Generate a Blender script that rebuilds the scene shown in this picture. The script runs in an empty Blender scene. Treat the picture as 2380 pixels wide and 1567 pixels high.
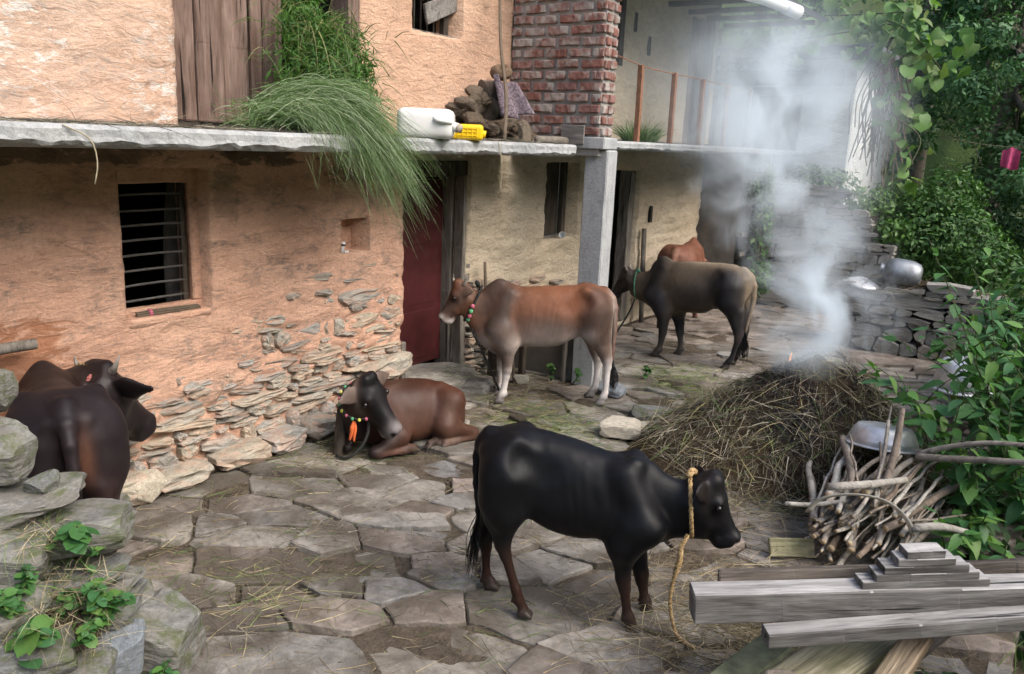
import bpy, bmesh, math, random
import numpy as np
from mathutils import Vector, Matrix

scene = bpy.context.scene
rng = np.random.default_rng(7)
random.seed(7)

# ------------------------------------------------------------------ camera
cam_data = bpy.data.cameras.new('camera')
cam_data.sensor_width = 36.0
cam_data.lens = 36.0 * 1900.0 / 2380.0
cam_data.clip_start = 0.05
cam_data.clip_end = 400.0
cam = bpy.data.objects.new('camera', cam_data)
scene.collection.objects.link(cam)
RIGHT = Vector((0.827776, 0.559354, 0.043708)); DOWN = Vector((0.166265, -0.170155, -0.971290)); FWD = Vector((-0.535858, 0.811277, -0.233851))
m = Matrix.Identity(4)
for i in range(3):
    m[i][0] = RIGHT[i]; m[i][1] = -DOWN[i]; m[i][2] = -FWD[i]
m[0][3], m[1][3], m[2][3] = 0.0, 0.0, 2.3
cam.matrix_world = m
scene.camera = cam

# ------------------------------------------------------------------ light
SUN_EL, SUN_AZ = math.radians(46), math.radians(92)     # azimuth: clockwise from +Y
world = bpy.data.worlds.new('World'); scene.world = world; world.use_nodes = True
wn = world.node_tree.nodes; wl = world.node_tree.links
sky = wn.new('ShaderNodeTexSky'); sky.sky_type = 'NISHITA'; sky.sun_disc = False
sky.sun_elevation = SUN_EL; sky.sun_rotation = SUN_AZ
sky.air_density = 1.0; sky.dust_density = 4.0; sky.ozone_density = 1.0
wl.new(sky.outputs[0], wn['Background'].inputs[0]); wn['Background'].inputs[1].default_value = 0.15
sun_d = bpy.data.lights.new('sun', 'SUN'); sun_d.energy = 1.5; sun_d.angle = math.radians(45); sun_d.color = (1, .975, .94)
sun = bpy.data.objects.new('sun', sun_d); scene.collection.objects.link(sun)
sdir = Vector((math.sin(SUN_AZ)*math.cos(SUN_EL), math.cos(SUN_AZ)*math.cos(SUN_EL), math.sin(SUN_EL)))
sun.rotation_euler = sdir.to_track_quat('Z', 'Y').to_euler()
scene.view_settings.view_transform = 'Standard'; scene.view_settings.look = 'None'
scene.view_settings.exposure = 1.0; scene.view_settings.gamma = 1.0
cy = scene.cycles
cy.use_denoising = True
cy.use_adaptive_sampling = True; cy.adaptive_threshold = .03; cy.adaptive_min_samples = 16
cy.max_bounces = 6; cy.diffuse_bounces = 3; cy.glossy_bounces = 2; cy.transmission_bounces = 4
cy.volume_bounces = 5; cy.transparent_max_bounces = 8
cy.volume_step_rate = 1.0; cy.volume_max_steps = 96
cy.caustics_reflective = False; cy.caustics_refractive = False

# ------------------------------------------------------------------ helpers
def link(o): scene.collection.objects.link(o); return o

def thing(name, label, cat, loc=(0, 0, 0), rotz=0.0, group=None):
    o = bpy.data.objects.new(name, None); link(o)
    o.location = loc; o.rotation_euler = (0, 0, rotz)
    o.empty_display_size = .1
    return tag(o, label, cat, group)

def tag(o, label=None, cat=None, group=None, kind=None):
    if label: o['label'] = label
    if cat: o['category'] = cat
    if group: o['group'] = group
    if kind: o['kind'] = kind
    return o

def mesh(name, V, F, mat, smooth=False, col=None):
    me = bpy.data.meshes.new(name)
    V = np.asarray(V, dtype=np.float32).reshape(-1, 3)
    if isinstance(F, np.ndarray):
        n, kk = F.shape
        me.vertices.add(len(V)); me.vertices.foreach_set('co', V.ravel())
        me.loops.add(n*kk); me.loops.foreach_set('vertex_index', F.astype(np.int32).ravel())
        me.polygons.add(n); me.polygons.foreach_set('loop_start', np.arange(0, n*kk, kk, dtype=np.int32))
        me.polygons.foreach_set('loop_total', np.full(n, kk, dtype=np.int32))
        me.update(calc_edges=True)
    else:
        me.from_pydata([tuple(map(float, v)) for v in V], [], [tuple(map(int, f)) for f in F])
    if smooth: me.polygons.foreach_set('use_smooth', np.ones(len(me.polygons), dtype=bool))
    if col is not None:
        a = me.color_attributes.new('Col', 'FLOAT_COLOR', 'POINT')
        c = np.ones((len(V), 4), dtype=np.float32); c[:, :3] = col
        a.data.foreach_set('color', c.ravel())
    me.materials.append(mat)
    me.update()
    return me

def obj(name, me, parent=None, loc=None, rot=None, scale=None):
    o = bpy.data.objects.new(name, me); link(o)
    if parent is not None:
        o.parent = parent
        if parent.type == 'MESH' and parent.parent is not None or (parent.type == 'MESH' and parent.location.length > 0): o.matrix_parent_inverse = Matrix.Translation(-parent.location)
    if loc is not None: o.location = loc
    if rot is not None: o.rotation_euler = rot
    if scale is not None: o.scale = scale if hasattr(scale, '__len__') else (scale,)*3
    return o

class MB:
    """collects vertices and faces"""
    def __init__(s): s.V = []; s.F = []; s.C = []; s.n = 0
    def add(s, V, F, col=None):
        V = np.asarray(V, dtype=float).reshape(-1, 3)
        s.V.append(V); s.F += [tuple(int(i)+s.n for i in f) for f in F]; s.n += len(V)
        if col is not None: s.C.append(np.broadcast_to(np.asarray(col, dtype=float), (len(V), 3)))
        return s
    def mesh(s, name, mat, smooth=False):
        return mesh(name, np.concatenate(s.V), s.F, mat, smooth, np.concatenate(s.C) if s.C else None)

BOXF = [(0, 3, 2, 1), (4, 5, 6, 7), (0, 1, 5, 4), (1, 2, 6, 5), (2, 3, 7, 6), (3, 0, 4, 7)]
def box_vf(x0, x1, y0, y1, z0, z1):
    return np.array([(x0, y0, z0), (x1, y0, z0), (x1, y1, z0), (x0, y1, z0), (x0, y0, z1), (x1, y0, z1), (x1, y1, z1), (x0, y1, z1)], float), BOXF

def bevel_box(name, sx, sy, sz, mat, b=.006, seg=1, jit=0., cuts=0, smooth=False, seed=0):
    """a bevelled box centred on its base, a little uneven"""
    bm = bmesh.new(); bmesh.ops.create_cube(bm, size=1.0)
    for v in bm.verts: v.co = Vector((v.co.x*sx, v.co.y*sy, (v.co.z+.5)*sz))
    if cuts: bmesh.ops.subdivide_edges(bm, edges=[e for e in bm.edges if e.calc_length() > .5*max(sx, sy, sz)], cuts=cuts)
    if b: bmesh.ops.bevel(bm, geom=list(bm.edges), offset=b, segments=seg, affect='EDGES', profile=.6)
    r = random.Random(seed)
    if jit:
        for v in bm.verts: v.co += Vector((r.uniform(-jit, jit), r.uniform(-jit, jit), r.uniform(-jit, jit)))
    me = bpy.data.meshes.new(name); bm.to_mesh(me); bm.free(); me.materials.append(mat)
    if smooth: me.polygons.foreach_set('use_smooth', np.ones(len(me.polygons), dtype=bool))
    return me

def tube_vf(P, r, n=6, cap=True, squash=1.0, twist=0.):
    """tube along points P with radius r (scalar or per point)"""
    P = np.asarray(P, float); k = len(P); r = np.broadcast_to(np.asarray(r, float), (k,))
    T = np.gradient(P, axis=0); T /= (np.linalg.norm(T, axis=1, keepdims=True)+1e-9)
    ref = np.array([0., 0, 1.]) if abs(T[0][2]) < .9 else np.array([1., 0, 0])
    V = []; u = np.cross(T[0], ref); u /= np.linalg.norm(u)
    for i in range(k):
        u = u - T[i]*(u@T[i]); u /= (np.linalg.norm(u)+1e-9); w = np.cross(T[i], u)
        a = np.arange(n)*2*math.pi/n + twist*i
        V.append(P[i]+r[i]*(np.outer(np.cos(a), u)+squash*np.outer(np.sin(a), w)))
    V = np.concatenate(V); F = []
    for i in range(k-1):
        for j in range(n):
            F.append((i*n+j, i*n+(j+1) % n, (i+1)*n+(j+1) % n, (i+1)*n+j))
    if cap: F.append(tuple(range(n))[::-1]); F.append(tuple((k-1)*n+j for j in range(n)))
    return V, F

def smooth_path(P, n):
    P = np.asarray(P, float); k = len(P)
    if k < 3:
        t = np.linspace(0, 1, n)[:, None]; return P[0]*(1-t)+P[-1]*t
    d = np.r_[0, np.cumsum(np.linalg.norm(np.diff(P, axis=0), axis=1))]; m_ = np.gradient(P, d, axis=0)
    q = np.linspace(0, d[-1], n); i = np.clip(np.searchsorted(d, q, side='right')-1, 0, k-2)
    h = (d[i+1]-d[i])[:, None]; t = ((q-d[i])[:, None])/h
    return (2*t**3-3*t**2+1)*P[i]+(t**3-2*t**2+t)*h*m_[i]+(-2*t**3+3*t**2)*P[i+1]+(t**3-t**2)*h*m_[i+1]

def tube(name, P, r, mat, n=6, seg=None, smooth=True, parent=None, cap=True, squash=1.):
    if seg:
        rr = np.broadcast_to(np.asarray(r, float), (len(P),)); P2 = smooth_path(P, seg)
        r = np.interp(np.linspace(0, 1, seg), np.linspace(0, 1, len(rr)), rr); P = P2
    V, F = tube_vf(P, r, n, cap, squash)
    return obj(name, mesh(name, V, F, mat, smooth), parent)

# value noise on arrays -----------------------------------------------------
def _hash(i, j, k, s):
    n = (i*374761393 + j*668265263 + k*2147483647 + s*1274126177) & 0xffffffff
    n = ((n ^ (n >> 13))*1274126177) & 0xffffffff
    n = ((n ^ (n >> 16))*2246822519) & 0xffffffff
    return ((n ^ (n >> 15)) & 0xffffff)/float(0xffffff)
def vnoise(P, seed=0):
    P = np.asarray(P, float); I = np.floor(P).astype(np.int64); f = P-I; f = f*f*(3-2*f)
    out = 0
    for a in (0, 1):
        for b in (0, 1):
            for c in (0, 1):
                w = (f[..., 0] if a else 1-f[..., 0])*(f[..., 1] if b else 1-f[..., 1])*(f[..., 2] if c else 1-f[..., 2])
                out = out+w*_hash(I[..., 0]+a, I[..., 1]+b, I[..., 2]+c, seed)
    return out*2-1
def fbm(P, oct=4, seed=0, gain=.5):
    P = np.asarray(P, float); s = 0; a = 1.; t = 0
    for o in range(oct):
        s = s+a*vnoise(P*2**o+17.3*o, seed+o); t += a; a *= gain
    return s/t

# procedural materials --------------------------------------------------------
class NT:
    def __init__(s, name, rough=.8, spec=.3):
        s.m = bpy.data.materials.new(name); s.m.use_nodes = True
        s.t = s.m.node_tree; s.b = s.t.nodes['Principled BSDF']
        s.b.inputs['Roughness'].default_value = rough
        s.b.inputs['Specular IOR Level'].default_value = spec
        s._tc = None
    def n(s, ty, **kw):
        nd = s.t.nodes.new(ty)
        for k_, v in kw.items():
            if hasattr(nd, k_): setattr(nd, k_, v)
            else: nd.inputs[k_.replace('_', ' ')].default_value = v
        return nd
    def l(s, a, b): s.t.links.new(a, b)
    def co(s, kind='Object', scale=(1, 1, 1), rot=(0, 0, 0), rand=False):
        tc = s.n('ShaderNodeTexCoord'); mp = s.n('ShaderNodeMapping')
        mp.inputs['Scale'].default_value = scale; mp.inputs['Rotation'].default_value = rot
        s.l(tc.outputs[kind], mp.inputs[0])
        if rand:
            oi = s.n('ShaderNodeObjectInfo'); mu = s.n('ShaderNodeVectorMath', operation='SCALE')
            cb = s.n('ShaderNodeCombineXYZ'); s.l(oi.outputs['Random'], cb.inputs[0]); s.l(oi.outputs['Random'], cb.inputs[1]); s.l(oi.outputs['Random'], cb.inputs[2])
            s.l(cb.outputs[0], mu.inputs[0]); mu.inputs['Scale'].default_value = 40.; s.l(mu.outputs[0], mp.inputs['Location'])
        return mp.outputs[0]
    def noise(s, co, scale=5., detail=4., rough=.55, dist=0.):
        nd = s.n('ShaderNodeTexNoise'); s.l(co, nd.inputs['Vector'])
        nd.inputs['Scale'].default_value = scale; nd.inputs['Detail'].default_value = detail
        nd.inputs['Roughness'].default_value = rough; nd.inputs['Distortion'].default_value = dist
        return nd.outputs[0]
    def vor(s, co, scale=5., feat='F1', out=0, rand=1.):
        nd = s.n('ShaderNodeTexVoronoi', feature=feat); s.l(co, nd.inputs['Vector']); nd.inputs['Scale'].default_value = scale
        nd.inputs['Randomness'].default_value = rand
        return nd.outputs[out]
    def ramp(s, f, stops, interp='LINEAR'):
        r = s.n('ShaderNodeValToRGB'); r.color_ramp.interpolation = interp
        e = r.color_ramp.elements
        while len(e) < len(stops): e.new(.5)
        for el, (p, c) in zip(e, stops):
            el.position = p; el.color = (c, c, c, 1) if not hasattr(c, '__len__') else (*c[:3], 1)
        s.l(f, r.inputs[0]); return r.outputs[0]
    def mix(s, f, a, b, mode='MIX'):
        x = s.n('ShaderNodeMix', data_type='RGBA', blend_type=mode)
        for i, v in ((0, f), (6, a), (7, b)):
            if isinstance(v, (int, float)): x.inputs[i].default_value = v if i == 0 else (v, v, v, 1)
            elif isinstance(v, (tuple, list)): x.inputs[i].default_value = (*v[:3], 1)
            else: s.l(v, x.inputs[i])
        return x.outputs[2]
    def math(s, op, a, b=0., clamp=False):
        x = s.n('ShaderNodeMath', operation=op); x.use_clamp = clamp
        for i, v in ((0, a), (1, b)):
            if isinstance(v, (int, float)): x.inputs[i].default_value = v
            else: s.l(v, x.inputs[i])
        return x.outputs[0]
    def rand(s): return s.n('ShaderNodeObjectInfo').outputs['Random']
    def col(s, name='Col'):
        return s.n('ShaderNodeVertexColor', layer_name=name).outputs[0]
    def sep(s, co):
        x = s.n('ShaderNodeSeparateXYZ'); s.l(co, x.inputs[0]); return x.outputs
    def base(s, c):
        if isinstance(c, (tuple, list)): s.b.inputs['Base Color'].default_value = (*c[:3], 1)
        else: s.l(c, s.b.inputs['Base Color'])
        return s
    def rough(s, r): s.l(r, s.b.inputs['Roughness']); return s
    def bump(s, h, strength=.5, dist=.02):
        b = s.n('ShaderNodeBump'); b.inputs['Strength'].default_value = strength; b.inputs['Distance'].default_value = dist
        s.l(h, b.inputs['Height']); s.l(b.outputs[0], s.b.inputs['Normal']); return s
def plain(name, c, rough=.8, var=.25, scale=12., spec=.3, bump=.3, metallic=0.):
    t = NT(name, rough, spec); co = t.co('Object', rand=True); f = t.noise(co, scale, 5)
    c = np.array(c)
    t.base(t.ramp(f, [(.25, c*(1-var)), (.75, np.minimum(c*(1+var), 1))])); t.bump(f, bump, .01)
    t.b.inputs['Metallic'].default_value = metallic
    return t.m

# ------------------------------------------------------------------ blended solids (for the cattle and the mounds)
def smin(a, b, k):
    h = np.maximum(k-np.abs(a-b), 0)/k
    return np.minimum(a, b)-h*h*k*.25
def resample(P, n=60):
    """monotone stations -> dense smooth table"""
    P = np.asarray(P, float); x = P[:, 0]; q = np.linspace(x[0], x[-1], n); out = [q]
    for c in range(1, P.shape[1]):
        y = P[:, c]; d = np.diff(y)/np.diff(x)
        mm = np.r_[d[0], np.where(d[1:]*d[:-1] > 0, 2*d[1:]*d[:-1]/(d[1:]+d[:-1]+1e-12), 0), d[-1]]
        i = np.clip(np.searchsorted(x, q, side='right')-1, 0, len(x)-2); h = x[i+1]-x[i]; t = (q-x[i])/h
        out.append((2*t**3-3*t**2+1)*y[i]+(t**3-2*t**2+t)*h*mm[i]+(-2*t**3+3*t**2)*y[i+1]+(t**3-t**2)*h*mm[i+1])
    return np.array(out)
class Cone:
    def __init__(s, a, b, ra, rb, k=.03, col=None, flat=None, amt=1.):
        s.a = np.array(a, float); s.b = np.array(b, float); s.ra = ra; s.rb = rb; s.k = k; s.col = col
        s.flat = None if flat is None else np.array(flat, float)/np.linalg.norm(flat); s.amt = amt
        r = max(ra, rb)*max(1, amt)
        s.lo = np.minimum(s.a, s.b)-r; s.hi = np.maximum(s.a, s.b)+r
    def d(s, P):
        ab = s.b-s.a; q = P-s.a
        t = np.clip((q@ab)/(ab@ab+1e-9), 0, 1); v = q-t[..., None]*ab
        if s.flat is not None:
            v = v+s.flat*((v@s.flat)[..., None])*(1./s.amt-1.)
        return (np.sqrt((v*v).sum(-1))-(s.ra+(s.rb-s.ra)*t))*(min(1., s.amt) if s.flat is not None else 1.)
class Loft:
    """stations: (t, top, bottom, half width) along axis f from o"""
    def __init__(s, o, f, u, st, k=.03, col=None, p=2.2, mid=.45):
        s.o = np.array(o, float); s.f = np.array(f, float)/np.linalg.norm(f)
        u = np.array(u, float); u = u-s.f*(u@s.f); s.u = u/np.linalg.norm(u); s.s = np.cross(s.u, s.f)
        s.T = resample(st); s.k = k; s.col = col; s.p = p; s.mid = mid
        c = [s.o+s.f*a+s.u*b+s.s*w*sg for a, tp, bt, w in np.asarray(st, float) for b in (tp, bt) for sg in (-1, 1)]
        s.lo = np.min(c, 0); s.hi = np.max(c, 0)
    def d(s, P):
        q = P-s.o; t = q@s.f; z = q@s.u; y = np.abs(q@s.s)
        tc = np.clip(t, s.T[0][0], s.T[0][-1])
        top = np.interp(tc, s.T[0], s.T[1]); bot = np.interp(tc, s.T[0], s.T[2]); w = np.interp(tc, s.T[0], s.T[3])
        cz = bot+(top-bot)*s.mid; hh = np.where(z > cz, top-cz, cz-bot)
        hh = np.maximum(hh, .004); w = np.maximum(w, .004)
        e = ((y/w)**s.p+(np.abs(z-cz)/hh)**s.p)**(1/s.p)
        d = (e-1)*np.minimum(w, hh); ex = np.abs(t-tc)
        return np.where(ex > 0, np.sqrt(np.maximum(d, 0)**2+ex**2), d)
def solid(prims, vox, cuts=()):
    lo = np.min([p.lo for p in prims], 0)-3*vox; hi = np.max([p.hi for p in prims], 0)+3*vox
    n = np.ceil((hi-lo)/vox).astype(int)+1
    ax = [lo[i]+vox*np.arange(n[i]) for i in range(3)]
    D = np.full(n, .25)
    def block(p, mg):
        a = np.maximum(np.floor((p.lo-mg-lo)/vox).astype(int), 0); b = np.minimum(np.ceil((p.hi+mg-lo)/vox).astype(int)+1, n)
        sl = tuple(slice(a[i], b[i]) for i in range(3))
        G = np.stack(np.meshgrid(*[ax[i][sl[i]] for i in range(3)], indexing='ij'), -1)
        return sl, G
    for p in prims:
        sl, G = block(p, p.k+2*vox); D[sl] = smin(D[sl], p.d(G), p.k)
    for p in cuts:
        sl, G = block(p, p.k+2*vox); D[sl] = -smin(-D[sl], p.d(G), p.k)
    # naive surface nets
    S = D < 0
    c = [S[i:n[0]-1+i, j:n[1]-1+j, k:n[2]-1+k] for i in (0, 1) for j in (0, 1) for k in (0, 1)]
    cnt = sum(x.astype(np.int8) for x in c); act = (cnt > 0) & (cnt < 8)
    idx = np.argwhere(act); ids = np.full(act.shape, -1, int); ids[act] = np.arange(len(idx))
    acc = np.zeros((len(idx), 3)); num = np.zeros(len(idx))
    for axis in range(3):
        o1, o2 = [a for a in range(3) if a != axis]
        for p in (0, 1):
            for q in (0, 1):
                A = idx.copy(); A[:, o1] += p; A[:, o2] += q; B = A.copy(); B[:, axis] += 1
                da = D[A[:, 0], A[:, 1], A[:, 2]]; db = D[B[:, 0], B[:, 1], B[:, 2]]; m_ = (da < 0) != (db < 0)
                t = np.where(m_, da/(da-db+1e-12), 0); pt = A.astype(float); pt[:, axis] += t
                acc += np.where(m_[:, None], pt, 0); num += m_
    V = lo+vox*acc/num[:, None]; F = []
    for axis in range(3):
        o1, o2 = (axis+1) % 3, (axis+2) % 3
        sl0 = [slice(1, n[i]-1) for i in range(3)]; sl0[axis] = slice(0, n[axis]-1)
        sl1 = list(sl0); sl1[axis] = slice(1, n[axis])
        A = S[tuple(sl0)]; B = S[tuple(sl1)]; base = np.array([s_.start for s_ in sl0])
        for flag, (X, Y) in ((False, (A, B)), (True, (B, A))):
            e = np.argwhere(X & ~Y)+base
            if not len(e): continue
            q = []
            for a, b in ((0, 0), (-1, 0), (-1, -1), (0, -1)):
                w = e.copy(); w[:, o1] += a; w[:, o2] += b; q.append(ids[w[:, 0], w[:, 1], w[:, 2]])
            q = np.stack(q, 1); F.append(q[:, ::-1] if flag else q)
    return V, np.concatenate(F)
def vcol(V, prims, base, s=.012):
    W = np.full(len(V), 1e-6); C = np.outer(W, base)
    for p in prims:
        if p.col is None: continue
        d = np.clip(p.d(V), -.012, .3); w = np.exp(-d/s); W += w; C += w[:, None]*np.array(p.col)
    return C/W[:, None]
def relax(V, F, it=2, f=.5):
    n = len(V); E = np.concatenate([F[:, [0, 1]], F[:, [1, 2]], F[:, [2, 3]], F[:, [3, 0]]])
    cnt = np.bincount(E[:, 0], minlength=n)+np.bincount(E[:, 1], minlength=n)
    for i in range(it):
        A = np.stack([np.bincount(E[:, 0], V[E[:, 1], c], n)+np.bincount(E[:, 1], V[E[:, 0], c], n) for c in range(3)], 1)/cnt[:, None]
        V = V+(A-V)*f
    return V

# ------------------------------------------------------------------ stone
def stone_mat(name, cols, moss=.0, mud=(.10, .075, .05), mudamt=.4, scale=3., bump=.9, layer=(1, 1, 5), rough=.85, bd=.012):
    t = NT(name, rough, .25); r = t.rand()
    co = t.co('Object', (1, 1, 1), rand=True); lay = t.co('Object', layer, rand=True)
    n1 = t.noise(co, scale, 6, .62); n2 = t.noise(lay, scale*2.2, 6, .65, .6); n3 = t.noise(co, scale*9, 4, .7); n4 = t.noise(co, scale*.9, 3, .5, .8)
    st = [(i/(len(cols)-1 or 1), c) for i, c in enumerate(cols)]
    c = t.ramp(t.math('ADD', t.math('MULTIPLY', r, .75), t.math('MULTIPLY', n1, .25)), st)
    c = t.mix(1., c, t.ramp(n2, [(.25, .55), (.5, 1.), (.75, 1.35)]), 'MULTIPLY')
    c = t.mix(1., c, t.ramp(n3, [(.3, .72), (.7, 1.25)]), 'MULTIPLY')
    if mudamt: c = t.mix(t.math('MULTIPLY', t.ramp(n4, [(.42, 0.), (.62, 1.)]), mudamt), c, mud)
    if moss:
        nm = t.noise(co, scale*1.7, 5, .7); up = t.n('ShaderNodeNewGeometry')
        c = t.mix(t.math('MULTIPLY', t.ramp(nm, [(.5, 0.), (.62, 1.)]), moss), c, (.07, .09, .02))
    t.base(c)
    h = t.math('ADD', t.math('MULTIPLY', n2, 1.), t.math('MULTIPLY', n3, .35))
    t.bump(h, bump, bd); return t.m
M_FLAG = stone_mat('flagstone', [(.15, .135, .116), (.235, .215, .185), (.18, .172, .156), (.275, .252, .218), (.215, .178, .15), (.165, .162, .155), (.225, .196, .16)], 0., (.075, .06, .045), .85, 2.4, .9, (1, 1, 1), .85, .022)
M_WSTONE = stone_mat('wall_stone', [(.27, .235, .185), (.33, .305, .255), (.29, .285, .265), (.37, .325, .25), (.22, .21, .19), (.34, .275, .205)], .12, (.46, .26, .17), .4, 2.2, .45, (1, 1, 2), .9, .004)
M_GSTONE = stone_mat('grey_stone', [(.15, .15, .14), (.21, .205, .185), (.13, .135, .132), (.24, .222, .19)], .65, (.12, .10, .07), .35, 2.2, .6, (1, 1, 4), .85, .02)
M_BLUESTONE = stone_mat('slate_stone', [(.16, .18, .20), (.18, .20, .22)], .1, (.2, .2, .2), .2, 4, .6, (1, 1, 3))
M_DSTONE = stone_mat('dry_wall_stone', [(.18, .17, .155), (.27, .255, .225), (.22, .215, .205), (.31, .27, .215)], .2, (.09, .07, .05), .45, 2.2, .4, (1, 1, 2), .9, .005)
M_PALESTONE = stone_mat('pale_stone', [(.40, .37, .30), (.46, .41, .32)], 0, (.25, .2, .14), .3, 5, .6, (1, 1, 2))

def rough_stone(name, mat, seed, n=3, sharp=.35, amp=.16):
    """an angular boulder in a unit box"""
    r = np.random.default_rng(seed); bm = bmesh.new(); bmesh.ops.create_icosphere(bm, subdivisions=n, radius=1.)
    V = np.array([v.co for v in bm.verts]); pl = r.normal(size=(11, 3)); pl /= np.linalg.norm(pl, axis=1)[:, None]; pl = np.concatenate([pl, np.eye(3), -np.eye(3)])
    h = np.r_[r.uniform(.62, .95, 11), r.uniform(.62, .8, 6)]
    for it in range(2):
        for p, d in zip(pl, h):
            s_ = V@p-d; V = V-np.outer(np.maximum(s_, 0)*.93, p)
    V += V*(amp*fbm(V*1.8+seed, 3, seed))[:, None]*.6
    V += V*(fbm(V*np.array([4., 4., 7.])+seed, 3, seed+2)*.05)[:, None]
    V += np.outer(fbm(V*np.array([1.5, 1.5, 9])+seed, 2, seed+5)*.035, np.ones(3))*V
    lo, hi = V.min(0), V.max(0); V = (V-(lo+hi)/2)/(hi-lo)
    for v, c in zip(bm.verts, V): v.co = c
    me = bpy.data.meshes.new(name); bm.to_mesh(me); bm.free(); me.materials.append(mat)
    return me
def block_stone(name, mat, seed, jag=.1):
    """flat layered building stone in a unit box: x depth, y length, z height, worn face at +x"""
    r = np.random.default_rng(seed); n = 12; a = np.arange(n)*2*math.pi/n+r.uniform(-.12, .12, n); p = r.uniform(3., 6.)
    R = (np.abs(np.cos(a))**p+np.abs(np.sin(a))**p)**(-1/p)*(1+r.normal(0, jag, n)); y = np.cos(a)*R*.5; z = np.sin(a)*R*.5
    if seed % 3 == 0: z *= 1-.45*(y+.5)
    if seed % 3 == 1: z *= 1-.35*(.5-y)
    y = (y-y.min())/(y.max()-y.min())-.5; z = (z-z.min())/(z.max()-z.min())-.5
    rings = [(-.5, .96), (.30, 1.), (.44, .93), (.5, .62)]; V = []
    for x, k in rings: V.append(np.c_[np.full(n, x)+r.normal(0, .03 if x > 0 else 0, n)+(y*r.normal(0, .12) if x > 0 else 0), y*k, z*k])
    V = np.concatenate(V+[np.array([[.5+r.normal(0, .04), r.normal(0, .1), r.normal(0, .1)]])]); F = []
    for l_ in range(3):
        for k in range(n): F.append((l_*n+k, l_*n+(k+1) % n, (l_+1)*n+(k+1) % n, (l_+1)*n+k))
    for k in range(n): F.append((3*n+k, 3*n+(k+1) % n, 4*n))
    F.append(tuple(range(n))[::-1]); me = mesh(name, V, F, mat); bm = bmesh.new(); bm.from_mesh(me)
    bmesh.ops.subdivide_edges(bm, edges=[e for e in bm.edges if e.verts[0].co.x > .2 and e.verts[1].co.x > .2], cuts=1, use_grid_fill=True)
    C = np.array([v.co for v in bm.verts]); dd = fbm(C*np.array([3, 4, 9])+seed*3.3, 3, seed)*.075
    for v, q in zip(bm.verts, dd):
        if v.co.x > .1: v.co += Vector((q*1.3, q*.25, q*.5))
    bm.to_mesh(me); bm.free(); return me
WALL_STONES = [block_stone('wall_stone', M_WSTONE, s) for s in range(18)]
DRY_STONES = [block_stone('dry_stone', M_DSTONE, 40+s) for s in range(12)]
BOULDERS = [rough_stone('boulder', M_GSTONE, 70+s) for s in range(9)]

# ------------------------------------------------------------------ ground and paving
def mud_mat():
    t = NT('mud', .95, .15); co = t.co('Object'); n1 = t.noise(co, 1.3, 6, .6); n2 = t.noise(co, 14, 6, .7); n3 = t.noise(co, 60, 3, .7)
    c = t.ramp(n1, [(.3, (.075, .058, .042)), (.7, (.135, .11, .082))])
    c = t.mix(1., c, t.ramp(n2, [(.3, .6), (.7, 1.3)]), 'MULTIPLY'); t.base(c)
    t.bump(t.math('ADD', n2, t.math('MULTIPLY', n3, .5)), 1., .03); return t.m
M_MUD = mud_mat()
def grass_ground_mat():
    t = NT('grassy_earth', .95, .1); co = t.co('Object'); n1 = t.noise(co, .8, 6, .6); n2 = t.noise(co, 25, 5, .7)
    c = t.ramp(n1, [(.3, (.05, .06, .02)), (.6, (.07, .11, .03)), (.8, (.11, .09, .05))]); c = t.mix(1., c, t.ramp(n2, [(.3, .5), (.7, 1.4)]), 'MULTIPLY')
    t.base(c); t.bump(n2, 1., .05); return t.m
M_EARTH = grass_ground_mat()

def ground_z(x, y):
    """the yard is level; a planted bank starts to the right of it and the land rises behind"""
    x = np.asarray(x, float); y = np.asarray(y, float)
    e = np.clip((x-(-.15-.02*(y-4)))/.9, 0, 1); b = -.35*e*e*(3-2*e)*np.clip((9-y)/2, 0, 1)
    far = np.clip((y-13)/6, 0, 1); b = b+far*far*(3-2*far)*np.clip((x+4.6)/1.5, 0, 1)*1.1
    return b-.035
def grid_ground():
    xs = np.concatenate([np.linspace(-60, -6, 10), np.linspace(-5, 3, 50), np.linspace(3.6, 70, 22)])
    ys = np.concatenate([np.linspace(-30, 0, 8), np.linspace(.4, 20, 90), np.linspace(21, 160, 30)])
    X, Y = np.meshgrid(xs, ys, indexing='ij'); Z = ground_z(X, Y)+fbm(np.stack([X*1.5, Y*1.5, X*0], -1), 3, 3)*.018
    far = np.clip((Y-24)/45, 0, 1)+np.clip((X-8)/50, 0, 1); Z += far*24*(1+.3*fbm(np.stack([X*.06, Y*.06, X*0], -1), 3, 9))
    n, k = X.shape; V = np.stack([X, Y, Z], -1).reshape(-1, 3); i = np.arange(n*k).reshape(n, k)
    F = np.stack([i[:-1, :-1], i[1:, :-1], i[1:, 1:], i[:-1, 1:]], -1).reshape(-1, 4)
    me = mesh('ground', V, F, M_EARTH, True); me.materials.append(M_MUD)
    c = V[F].mean(1); yard = (c[:, 0] < .2) & (c[:, 1] < 13.3) & (c[:, 0] > -6)
    me.polygons.foreach_set('material_index', yard.astype(np.int32)); return tag(obj('ground', me), kind='structure')
GROUND = grid_ground()

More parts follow.
